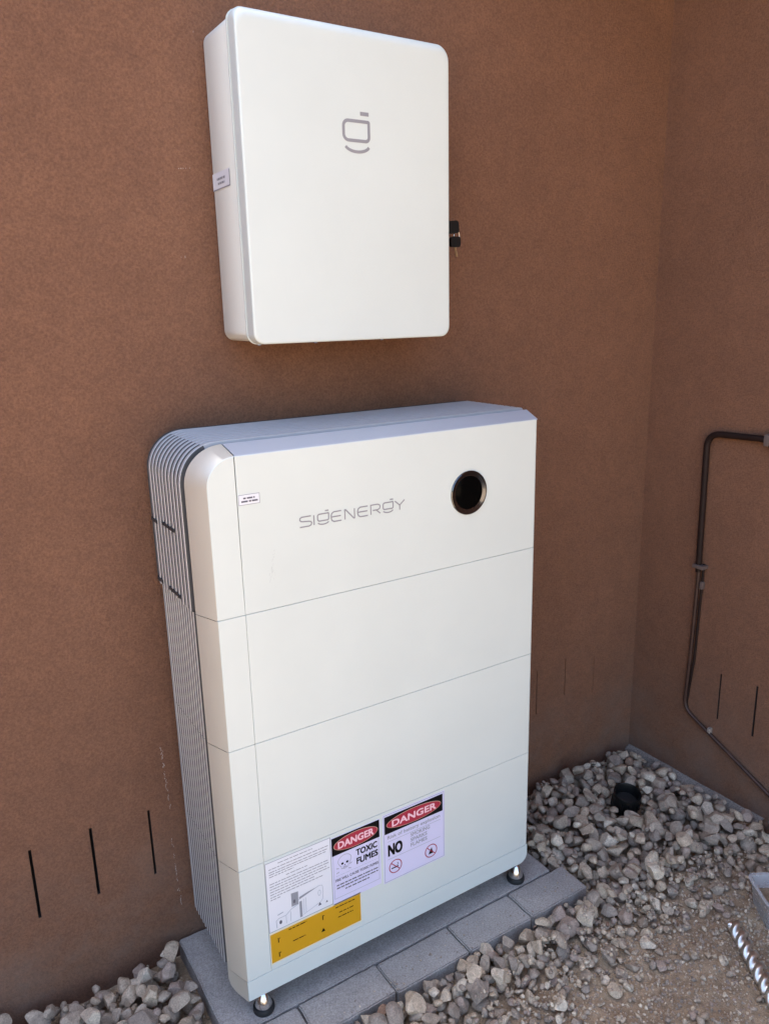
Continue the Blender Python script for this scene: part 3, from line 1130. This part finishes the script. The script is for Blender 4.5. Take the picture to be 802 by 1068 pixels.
s = sticker('rating_label', 0.0572, 0.0985, 1.0700, 1.0895, M['paper'], cab)
bm = bmesh.new()
frame_rect(bm, fl, 0.0572, 0.0985, 1.0700, 1.0895, 0.0010, 0.0007)
obj('border', bm, M['ink_grey'], s)
bm = bmesh.new()
dashes(bm, fl, 0.0665, 0.0890, 1.0825, 0.0030, 0.0008, 1)
dashes(bm, fl, 0.0625, 0.0945, 1.0765, 0.0032, 0.0008, 2)
obj('lettering', bm, M['ink_soft'], s)

# --- warning sheet with diagram and yellow foot
s = sticker('instruction_sticker', 0.0560, 0.2085, 0.1450, 0.3145, M['paper'], cab)
bm = bmesh.new()
frame_rect(bm, fl, 0.0560, 0.2085, 0.1450, 0.3145, 0.0013, 0.0007)
obj('border', bm, M['ink_grey'], s)
bm = bmesh.new()
rows = [(0.085, 0.165, 0.3055), (0.064, 0.202, 0.2970), (0.064, 0.200, 0.2900), (0.064, 0.196, 0.2845), (0.064, 0.12, 0.2790),
        (0.102, 0.152, 0.2700), (0.064, 0.200, 0.2615), (0.064, 0.203, 0.2550), (0.064, 0.196, 0.2485), (0.064, 0.203, 0.2420), (0.064, 0.168, 0.2355), (0.064, 0.188, 0.2290), (0.064, 0.086, 0.2230)]
for k, (a, b_, v) in enumerate(rows):
    dashes(bm, fl, a, b_, v, 0.0019, 0.0007, 20 + k)
obj('lettering', bm, M['ink_grey'], s)
bm = bmesh.new()
poly(bm, fl, [(0.110, 0.186), (0.126, 0.186), (0.1265, 0.217), (0.110, 0.219)], 0.0007)
poly(bm, fl, [(0.128, 0.196), (0.158, 0.2035), (0.176, 0.2075), (0.150, 0.2055), (0.128, 0.2015)], 0.0008)
poly(bm, fl, [(0.128, 0.150), (0.134, 0.150), (0.134, 0.190), (0.128, 0.190)], 0.0007)
obj('diagram_shape', bm, M['ink_grey'], s)
bm = bmesh.new()
st2 = lambda pts, w=0.0009, cl=False: stroke(bm, fl, pts, w, 0.0010, cl)
st2([(0.126, 0.1955), (0.176, 0.2085), (0.1835, 0.206), (0.1850, 0.196), (0.1838, 0.172), (0.178, 0.166), (0.136, 0.1535)])
st2(arc2(0.176, 0.190, 0.003, 0.007, 0, 360, 14))
st2([(0.138, 0.156), (0.138, 0.193)])
st2([(0.143, 0.157), (0.143, 0.194)])
st2([(0.074, 0.150), (0.073, 0.168), (0.079, 0.172), (0.096, 0.172), (0.108, 0.181), (0.126, 0.186)], 0.0012)
st2([(0.096, 0.152), (0.096, 0.170)])
st2([(0.106, 0.152), (0.107, 0.176)])
st2([(0.077, 0.181), (0.090, 0.183)], 0.0022)
obj('diagram_line', bm, M['ink_pale'], s)
bm = bmesh.new()
ellipse(bm, fl, 0.083, 0.161, 0.0032, 0.0048, 0.0010, 14)
ellipse(bm, fl, 0.1165, 0.197, 0.0026, 0.0048, 0.0012, 14)
poly(bm, fl, [(0.172, 0.158), (0.180, 0.158), (0.176, 0.166)], 0.0010)
poly(bm, fl, [(0.190, 0.158), (0.196, 0.158), (0.193, 0.163)], 0.0010)
tag(obj('diagram_mark', bm, M['ink_soft'], s), kind='stuff')
s2 = sticker('warning_strip', 0.0560, 0.2785, 0.0645, 0.1425, M['yellow_edge'], cab, label='yellow strip with black print at the foot of the stickers')
bm = bmesh.new()
rect(bm, fl, 0.0575, 0.2765, 0.0680, 0.1395, 0.0007)
obj('yellow_field', bm, M['yellow'], s2)
bm = bmesh.new()
for k, (a, b_, v) in enumerate([(0.100, 0.142, 0.1330), (0.213, 0.262, 0.1320), (0.108, 0.138, 0.1000), (0.2185, 0.257, 0.1050), (0.222, 0.258, 0.1165)]):
    dashes(bm, fl, a, b_, v, 0.0022, 0.0010, 60 + k)
for u, v in ((0.074, 0.119), (0.074, 0.083), (0.180, 0.123)):
    rect(bm, fl, u, u + 0.0022, v - 0.006, v + 0.006, 0.0010)
    rect(bm, fl, u + 0.003, u + 0.0055, v + 0.003, v + 0.005, 0.0010)
poly(bm, fl, [(0.176, 0.0870), (0.186, 0.0870), (0.181, 0.0965)], 0.0010)
tag(obj('lettering', bm, M['ink'], s2), kind='stuff')

# --- danger stickers
def danger_head(s, u0, u1, v0, v1, pad):
    bm = bmesh.new()
    rect(bm, fl, u0, u1, v0, v1, 0.0009)
    obj('header_band', bm, M['ink'], s)
    cu, cv = (u0 + u1) / 2, (v0 + v1) / 2
    a, b_ = (u1 - u0) / 2 - pad, (v1 - v0) / 2 - pad * 0.8
    bm = bmesh.new()
    ellipse(bm, fl, cu, cv, a, b_, 0.0012)
    obj('oval_rim', bm, M['gold'], s)
    bm = bmesh.new()
    ellipse(bm, fl, cu, cv, a - 0.0011, b_ - 0.0011, 0.0015)
    obj('red_oval', bm, M['red'], s)
    bm = bmesh.new()
    text(bm, fl, 'DANGER', cu - a * 0.80, cv - b_ * 0.44, 0.0018, width=a * 1.60, height=b_ * 0.88, bold=0.030)
    obj('danger_word', bm, M['pink'], s)

s = sticker('toxic_fumes_sticker', 0.2095, 0.3335, 0.1400, 0.3095, M['lilac'], cab, label='danger sticker about toxic fumes with a skull')
danger_head(s, 0.2105, 0.3315, 0.2640, 0.3085, 0.0045)
bm = bmesh.new()
frame_rect(bm, fl, 0.2125, 0.3290, 0.1540, 0.2655, 0.0010, 0.0007)
dashes(bm, fl, 0.218, 0.326, 0.2105, 0.0008, 0.0008, 5)
obj('border', bm, M['ink_pale'], s)
bm = bmesh.new()
text(bm, fl, 'TOXIC', 0.2705, 0.2415, 0.0009, width=0.0535, height=0.0150, bold=0.030)
text(bm, fl, 'FUMES', 0.2712, 0.2195, 0.0009, width=0.0545, height=0.0150, bold=0.030)
obj('lettering', bm, M['ink'], s)
bm = bmesh.new()
text(bm, fl, 'FIRE WILL CAUSE TOXIC FUMES', 0.2165, 0.1965, 0.0009, width=0.110, height=0.0066, bold=0.02)
for k, (a, b_, v) in enumerate([(0.219, 0.325, 0.1865), (0.219, 0.325, 0.1790), (0.240, 0.302, 0.1705)]):
    dashes(bm, fl, a, b_, v, 0.0030, 0.0009, 80 + k)
obj('fine_print', bm, M['ink_soft'], s)
bm = bmesh.new()
stroke(bm, fl, arc2(0.2410, 0.2440, 0.0165, 0.0135, -25, 205, 22), 0.0010, 0.0009)
stroke(bm, fl, [(0.2262, 0.2385), (0.2290, 0.2330), (0.2320, 0.2310), (0.2325, 0.2245), (0.2410, 0.2225), (0.2495, 0.2245), (0.2500, 0.2310), (0.2530, 0.2330), (0.2558, 0.2385)], 0.0010, 0.0009)
for a in ((0.2200, 0.2300, 0.2560, 0.2170), (0.2200, 0.2170, 0.2590, 0.2310)):
    stroke(bm, fl, [(a[0], a[1]), (a[0] + 0.006, a[1] + (a[3] - a[1]) * 0.17)], 0.0018, 0.0009)
    stroke(bm, fl, [(a[2] - 0.006, a[3] - (a[3] - a[1]) * 0.17), (a[2], a[3])], 0.0018, 0.0009)
obj('skull_outline', bm, M['ink_grey'], s)
bm = bmesh.new()
for cu in (0.2350, 0.2472):
    ellipse(bm, fl, cu, 0.2370, 0.0032, 0.0028, 0.0010, 14)
poly(bm, fl, [(0.2395, 0.2305), (0.2427, 0.2305), (0.2411, 0.2340)], 0.0010)
for k in range(4):
    rect(bm, fl, 0.2370 + k * 0.0025, 0.2378 + k * 0.0025, 0.2245, 0.2285, 0.0010)
obj('skull_face', bm, M['ink'], s)

s = sticker('explosion_risk_sticker', 0.3405, 0.5125, 0.1330, 0.3130, M['lilac'], cab, label='danger sticker about battery explosion, right of the two')
danger_head(s, 0.3450, 0.5065, 0.2615, 0.3065, 0.0050)
bm = bmesh.new()
frame_rect(bm, fl, 0.3425, 0.5105, 0.1350, 0.3112, 0.0013, 0.0007)
rect(bm, fl, 0.352, 0.500, 0.2395, 0.2405, 0.0008)
rect(bm, fl, 0.352, 0.500, 0.1930, 0.1940, 0.0008)
obj('border', bm, M['ink_pale'], s)
bm = bmesh.new()
text(bm, fl, 'NO', 0.3540, 0.2020, 0.0009, width=0.0370, height=0.0285, bold=0.032)
obj('lettering', bm, M['ink'], s)
bm = bmesh.new()
text(bm, fl, 'Risk of battery explosion', 0.3525, 0.2440, 0.0009, width=0.1460, height=0.0115, bold=0.012)
for k, wd in enumerate((('SMOKING', 0.054), ('SPARKS', 0.046), ('FLAMES', 0.046))):
    text(bm, fl, wd[0], 0.4150, 0.2285 - k * 0.0135, 0.0009, width=wd[1], height=0.0092, bold=0.012)
obj('fine_print', bm, M['ink_grey'], s)
for cu, cv, kind in ((0.3720, 0.1690, 0), (0.4720, 0.1660, 1)):
    bm = bmesh.new()
    rr_ = 0.0165
    stroke(bm, fl, arc2(cu, cv, rr_, rr_, 0, 348, 29), 0.0022, 0.0011, True)
    q = rr_ * 0.7
    stroke(bm, fl, [(cu - q, cv + q), (cu + q, cv - q)], 0.0020, 0.0012)
    po = obj('prohibition_ring', bm, M['red'], s)
    bm = bmesh.new()
    if kind == 0:
        rect(bm, fl, cu - 0.011, cu + 0.008, cv - 0.0045, cv - 0.0015, 0.0009)
        stroke(bm, fl, [(cu + 0.004, cv), (cu + 0.008, cv + 0.004), (cu + 0.005, cv + 0.008)], 0.0012, 0.0009)
    else:
        poly(bm, fl, [(cu - 0.0075, cv - 0.008), (cu + 0.0075, cv - 0.008), (cu + 0.004, cv), (cu + 0.002, cv + 0.009), (cu - 0.003, cv + 0.001)], 0.0009)
    obj('pictogram', bm, M['ink'], s)

# ================================================================== WALL BOX
gw = thing('wall_box', 'white switch box with rounded corners and a grey emblem, mounted high on the brown wall', 'electrical box', (0, 0, 0))
RG = 0.022
bm = bmesh.new()
yb = [0.186, 0.1875, 0.309, 0.3125, 0.3145]
ins = [0.0018, 0.0008, 0.0008, 0.0030, 0.0080]
loft(bm, [ring_y(rrect(GX0 + i_, GX1 - i_, GZ0 + 0.004 + i_, GZ1 - 0.004 - i_, RG, RG, RG, RG, 10), y) for y, i_ in zip(yb, ins)], True, True, True)
obj('housing', bm, M['white_body'], gw, 40)
bm = bmesh.new()
loft(bm, [ring_y(rrect(GX0 + 0.02, GX1 - 0.02, GZ0 + 0.03, GZ1 - 0.03, .01, .01, .01, .01, 3), y) for y in (0.3142, D - 0.0003)], True, True, True)
obj('mounting_plate', bm, M['steel'], gw)
bm = bmesh.new()
rings = []
# the lid: tight edges at the sides and below, a broad roll at the top
rings.append(ring_y(rrect(GX0 + 0.0012, GX1 - 0.0012, GZ0 + 0.0012, GZ1 - 0.0012, RG, RG, RG, RG, 10), 0.1835))
rings.append(ring_y(rrect(GX0, GX1, GZ0, GZ1, RG, RG, RG, RG, 10), 0.1822))
for dy in (0.0300, 0.0220, 0.0170, 0.0125, 0.0085, 0.0055, 0.0036, 0.0024, 0.0014, 0.0007, 0.0002, 0.0):
    rt, rs = 0.022, 0.0036
    it = rt - math.sqrt(max(0, rt * rt - max(0, rt - dy) ** 2))
    iv = rs - math.sqrt(max(0, rs * rs - max(0, rs - dy) ** 2))
    rings.append(ring_y(rrect(GX0 + iv, GX1 - iv, GZ0 + iv, GZ1 - it, RG, RG, RG, RG, 10), GYF + dy))
rings.append(ring_y(rrect(GX0 + 0.008, GX1 - 0.008, GZ0 + 0.008, GZ1 - 0.026, RG - 0.004, RG - 0.004, RG - 0.004, RG - 0.004, 10), GYF))
loft(bm, rings, True, True, True)
lid = obj('lid', bm, M['white'], gw, 30)
# pale seal lip between lid and housing
bm = bmesh.new()
loft(bm, [ring_y(rrect(GX0 - 0.0016, GX1 + 0.0016, GZ0 - 0.0008, GZ1 + 0.0008, RG, RG, RG, RG, 10), y) for y in (0.1836, 0.1862)] , True, True, True)
obj('seal_lip', bm, M['white'], gw, 40)
# emblem
bm = bmesh.new()
fe = front(0, 0, GYF)
g0, g1, v0, v1 = 0.3870, 0.4450, 1.7330, 1.7687
logo_g(bm, fe, g0, v0, g1 - g0, v1 - v0, 0.0062, 0.0004)
stroke(bm, fe, [(0.4257, 1.7830), (0.4455, 1.7830)], 0.0072, 0.0004)
stroke(bm, fe, arc2((g0 + g1) / 2 + 0.001, 1.7260, 0.0283, 0.0134, 200, 345, 16), 0.0058, 0.0004)
obj('emblem', bm, M['grey_print'], gw)
# side label
fs = (Vector((GX0 + 0.0008, 0.318, 1.646)), Vector((0, -1, 0)), Vector((0, 0, 1)), Vector((-1, 0, 0)))
bm = bmesh.new()
rect(bm, fs, 0.006, 0.098, 0.0, 0.032, 0.0005)
sl = obj('side_label', bm, M['paper'], gw)
bm = bmesh.new()
rect(bm, fs, 0.006, 0.098, 0.0, 0.0022, 0.0009)
rect(bm, fs, 0.0950, 0.098, 0.0022, 0.030, 0.0009)
obj('border', bm, M['ink_grey'], sl)
bm = bmesh.new()
dashes(bm, fs, 0.030, 0.074, 0.0195, 0.0042, 0.0009, 91)
dashes(bm, fs, 0.034, 0.070, 0.0110, 0.0040, 0.0009, 92)
obj('lettering', bm, M['ink_grey'], sl)
# underside: plate and screws
box('gland_plate', GX0 + 0.06, GX1 - 0.05, 0.215, 0.300, GZ0 - 0.0015, GZ0 + 0.006, M['white_body'], gw, 0.001)
for x in (0.206, 0.335, 0.500):
    bm = bmesh.new()
    lathe(bm, [(0.006, 0.0), (0.006, -0.006), (0.004, -0.0085)], (x, 0.208, GZ0 + 0.0045), 'z', 16)
    obj('screw', bm, M['steel'], gw, 40)
# lock on the right flank
bm = bmesh.new()
lathe(bm, [(0.011, -0.001), (0.011, 0.025), (0.009, 0.0285)], (GX1 - 0.0008, 0.225, 1.585), 'x', 24)
obj('lock', bm, M['steel'], gw, 40)
bm = bmesh.new()
lathe(bm, [(0.006, -0.001), (0.006, 0.004), (0.0045, 0.0055)], (GX1 - 0.0008, 0.215, 1.668), 'x', 20)
obj('hinge_pin', bm, M['white_body'], gw, 40)

# ---- the two keys: one in the lock, its twin hanging from the ring
kx = GX1 + 0.034
k1 = thing('lock_key', 'black headed key pushed into the right side lock of the wall box', 'key', (kx, 0.225, 1.585), 'keys at the wall box')
def kput(o):
    o.matrix_parent_inverse = Matrix.Translation(-o.parent.location)
    return o
kput(box('blade', kx - 0.006, kx + 0.018, 0.2240, 0.2262, 1.5815, 1.5885, M['brass'], k1))
bm = bmesh.new()
loft(bm, [[(x, y, z) for x, z in rrect(kx + 0.016, kx + 0.047, 1.571, 1.599, .007, .007, .007, .007, 5)] for y in (0.2205, 0.2300)], True, True, True)
bmesh.ops.rotate(bm, verts=bm.verts, cent=(kx, 0.225, 1.585), matrix=Matrix.Rotation(R(-6), 3, 'Y'))
kput(obj('head', bm, M['black'], k1, 40))
k2 = thing('spare_key', 'black headed key hanging blade down from a ring below the lock', 'key', (kx + 0.036, 0.226, 1.56), 'keys at the wall box')
bm = bmesh.new()
loft(bm, [[(x, y, z) for x, z in rrect(kx + 0.024, kx + 0.051, 1.5445, 1.5680, .007, .007, .006, .006, 5)] for y in (0.2200, 0.2290)], True, True, True)
kput(obj('head', bm, M['black'], k2, 40))
bm = bmesh.new()
pp = [(0, 1.5460), (0.0015, 1.538), (0.004, 1.530), (0.0045, 1.5235)]
loft(bm, [[(kx + 0.035 + x, 0.2237, z), (kx + 0.041 + x, 0.2237, z), (kx + 0.041 + x, 0.2255, z), (kx + 0.035 + x, 0.2255, z)] for x, z in pp], True, True, True)
kput(obj('blade', bm, M['brass'], k2))
bm = bmesh.new()
tube(bm, [(kx + 0.043 + 0.008 * math.cos(a), 0.2250, 1.5690 + 0.012 * math.sin(a)) for a in np.linspace(0, 6.2832, 25)], 0.0011, 8, False)
kput(obj('ring', bm, M['steel'], k2, 180))

# ================================================================== CONDUIT ON THE SIDE WALL
cx_ = XC - 0.0125
con = thing('wall_conduit', 'dark bent conduit clipped to the side wall, running down towards the gravel', 'pipe', (cx_, 0.1, 0.6))
def cput(o):
    o.matrix_parent_inverse = Matrix.Translation(-con.location)
    return o
up = fillet([(cx_, -0.42, 0.955), (cx_, -0.115, 1.012), (cx_, -0.082, 1.045), (cx_, 0.100, 1.041), (cx_, 0.094, 0.62)], [0.03, 0.02, 0.045], 8)
bm = bmesh.new()
tube(bm, up, 0.0090, 14)
cput(obj('upper_conduit', bm, M['conduit'], con, 60))
lo = fillet([(cx_ + 0.003, 0.094, 0.645), (cx_ + 0.003, 0.100, 0.351), (cx_ + 0.003, 0.108, 0.158), (cx_ + 0.003, -0.053, 0.080), (cx_ + 0.003, -0.19, 0.014), (cx_ + 0.003, -0.42, -0.09)], [0.02, 0.035, 0.02, 0.02], 8)
bm = bmesh.new()
tube(bm, lo, 0.0058, 12)
cput(obj('lower_pipe', bm, M['pipe'], con, 60))
lo2 = [Vector(p) + Vector((0.004, -0.0125 * min(1.0, max(0.0, (p[2] - 0.155) / 0.10)), 0.0)) for p in lo[:15]]
bm = bmesh.new()
tube(bm, lo2, 0.0040, 10)
cput(obj('earth_cable', bm, M['conduit'], con, 60))
for y, z, hz in ((0.086, 0.638, 0.019), (-0.088, 1.044, 0.010)):
    bm = bmesh.new()
    bbox(bm, XC - 0.0265, XC - 0.0002, y - 0.0165 if hz > 0.015 else y - 0.007, y + 0.0215 if hz > 0.015 else y + 0.007, z - 0.0055 if hz > 0.015 else z - 0.016, z + 0.0055 if hz > 0.015 else z + 0.016, 0.002)
    cput(obj('clip', bm, M['clip'], con, 40))
for y, z in ((0.082, 0.578), (0.014, 0.118)):
    bm = bmesh.new()
    bbox(bm, XC - 0.014, XC - 0.0002, y - 0.006, y + 0.004, z - 0.012, z + 0.012, 0.002)
    cput(obj('clip', bm, M['clip'] if z > 0.3 else M['footing'], con, 40))

# ================================================================== LOOSE THINGS ON THE GROUND
# black pipe cap standing in the gravel
cupz = -0.087
cup = thing('pipe_cap', 'short black plastic pipe end standing open in the corner gravel', 'pipe cap', (CUP[0], CUP[1], cupz))
bm = bmesh.new()
r_ = 0.0405
lathe(bm, [(r_ * 0.55, 0.028), (r_ * 0.84, 0.030), (r_ * 0.86, 0.060), (r_ * 0.93, 0.064), (r_ * 1.0, 0.063), (r_ * 1.02, 0.057), (r_, 0.050), (r_ * 0.98, 0.0), (r_ * 0.5, 0.0)], (0, 0, 0), 'z', 40, False)
obj('shell', bm, M['black'], cup, 40)
bm = bmesh.new()
lathe(bm, [(0.0001, 0.0), (r_ * 0.86, 0.0005), (r_ * 0.85, 0.002), (0.0001, 0.004)], (0, 0, 0.029), 'z', 32)
obj('inner_disc', bm, M['rubber'], cup, 40)
for k in range(10):
    a = 6.283 * k / 10
    b2 = bmesh.new()
    bbox(b2, r_ * 0.97, r_ * 1.05, -0.003, 0.003, 0.006, 0.046, 0.001)
    bmesh.ops.rotate(b2, verts=b2.verts, cent=(0, 0, 0), matrix=Matrix.Rotation(a, 3, 'Z'))
    obj('grip_rib', b2, M['black'], cup, 40)
cup.rotation_euler = (R(9), R(-8), 0.4)

# masonry drill bit lying on the dirt
p0, p1 = Vector((1.118, -0.375, 0)), Vector((1.012, -0.534, 0))
p0.z, p1.z = ground_h(p0.x, p0.y) + 0.019, ground_h(p1.x, p1.y) + 0.019
ax = (p1 - p0).normalized()
bit = thing('drill_bit', 'long spiral steel drill bit lying on the dirt near the plastic tub', 'drill bit', tuple(p0))
q = ax.to_track_quat('Z', 'Y')
bit.rotation_mode = 'QUATERNION'
bit.rotation_quaternion = q
rings = []
n = 28
L = 0.32
for i in range(161):
    s = i / 160 * L
    tw_ = s / 0.062 * 2 * math.pi
    rg = []
    for k in range(n):
        a = 2 * math.pi * k / n
        c = math.cos(2 * (a - tw_) * 0.5 * 2 / 2)
        w2 = abs(math.cos(a - tw_))
        rr_ = 0.0088 + 0.0100 * (1 / (1 + math.exp(-(w2 - 0.62) * 22)))
        rr_ *= min(1.0, 0.55 + s / 0.012)
        rg.append((rr_ * math.cos(a), rr_ * math.sin(a), s + 0.006))
    rings.append(rg)
bm = bmesh.new()
loft(bm, rings, True, True, True)
obj('flute', bm, M['bit'], bit, 55)
bm = bmesh.new()
bbox(bm, -0.0200, 0.0200, -0.0032, 0.0024, -0.002, 0.014, 0.0008)
for v in bm.verts:
    if v.co.z < 0.003:
        v.co.x *= 0.35
obj('carbide_tip', bm, M['bit'], bit)
bm = bmesh.new()
lathe(bm, [(0.006, L + 0.002), (0.009, L + 0.008), (0.009, L + 0.075), (0.0075, L + 0.078)], (0, 0, 0), 'z', 24)
obj('shank', bm, M['bit'], bit, 40)

# clear plastic tub with brick dust in it
tub = thing('plastic_tub', 'clear plastic tub with reddish dust inside at the right edge', 'tub', (1.262, -0.425, GROUND + 0.006))
tub.rotation_euler = (0, 0, R(-32))
bm = bmesh.new()
def tr(w, d, z, r):
    return [(x, y, z) for x, y in rrect(-w, w, -d, d, r, r, r, r, 6)]
w0, d0, w1, d1, hT = 0.062, 0.048, 0.072, 0.057, 0.086
th = 0.0016
loft(bm, [tr(w0, d0, 0.0, 0.014), tr(w1, d1, hT - 0.006, 0.018), tr(w1 + 0.006, d1 + 0.006, hT - 0.005, 0.022), tr(w1 + 0.0065, d1 + 0.0065, hT, 0.022),
          tr(w1 - th, d1 - th, hT, 0.017), tr(w0 - th, d0 - th, 0.0022, 0.013)], True, True, True)
obj('shell', bm, M['clear'], tub, 40)
bm = bmesh.new()
loft(bm, [tr(w0 - 0.002, d0 - 0.002, 0.003, 0.012), tr(w0 + 0.0030, d0 + 0.0027, 0.050, 0.012)], True, True, True)
obj('dust', bm, M['red_dust'], tub)

# curled dry leaf by the side wall
lf = bmesh.new()
nu, nv = 12, 6
gr = []
for i in range(nu + 1):
    row = []
    for j in range(nv + 1):
        s, t = i / nu, (j / nv - 0.5) * 2
        wd = 0.016 * math.sin(math.pi * (0.06 + 0.9 * s)) ** 0.8 * (1 + 0.15 * math.sin(s * 31))
        row.append(lf.verts.new((s * 0.055 - 0.027, t * wd, 0.014 * (t * t) + 0.016 * (s - 0.5) ** 2 * 4 + 0.003 * math.sin(9 * s + 3 * t))))
    gr.append(row)
for i in range(nu):
    for j in range(nv):
        lf.faces.new((gr[i][j], gr[i + 1][j], gr[i + 1][j + 1], gr[i][j + 1]))
ext = bmesh.ops.solidify(lf, geom=lf.faces[:], thickness=0.0006)
leaf = obj('dry_leaf', lf, M['leaf'], None, 60)
i_, j_ = int((1.462 - HX0) / RES), int((-0.242 - HY0) / RES)
leaf.location = (1.462, -0.242, float(HM[j_ - 3:j_ + 3, i_ - 3:i_ + 3].max()) + 0.004)
leaf.rotation_euler = (0.3, -0.2, 1.1)
tag(leaf, 'curled brown dry leaf on the stones by the side wall', 'leaf')
print('stones', len(stones), 'visible', len(scored), 'small', len(smalls))
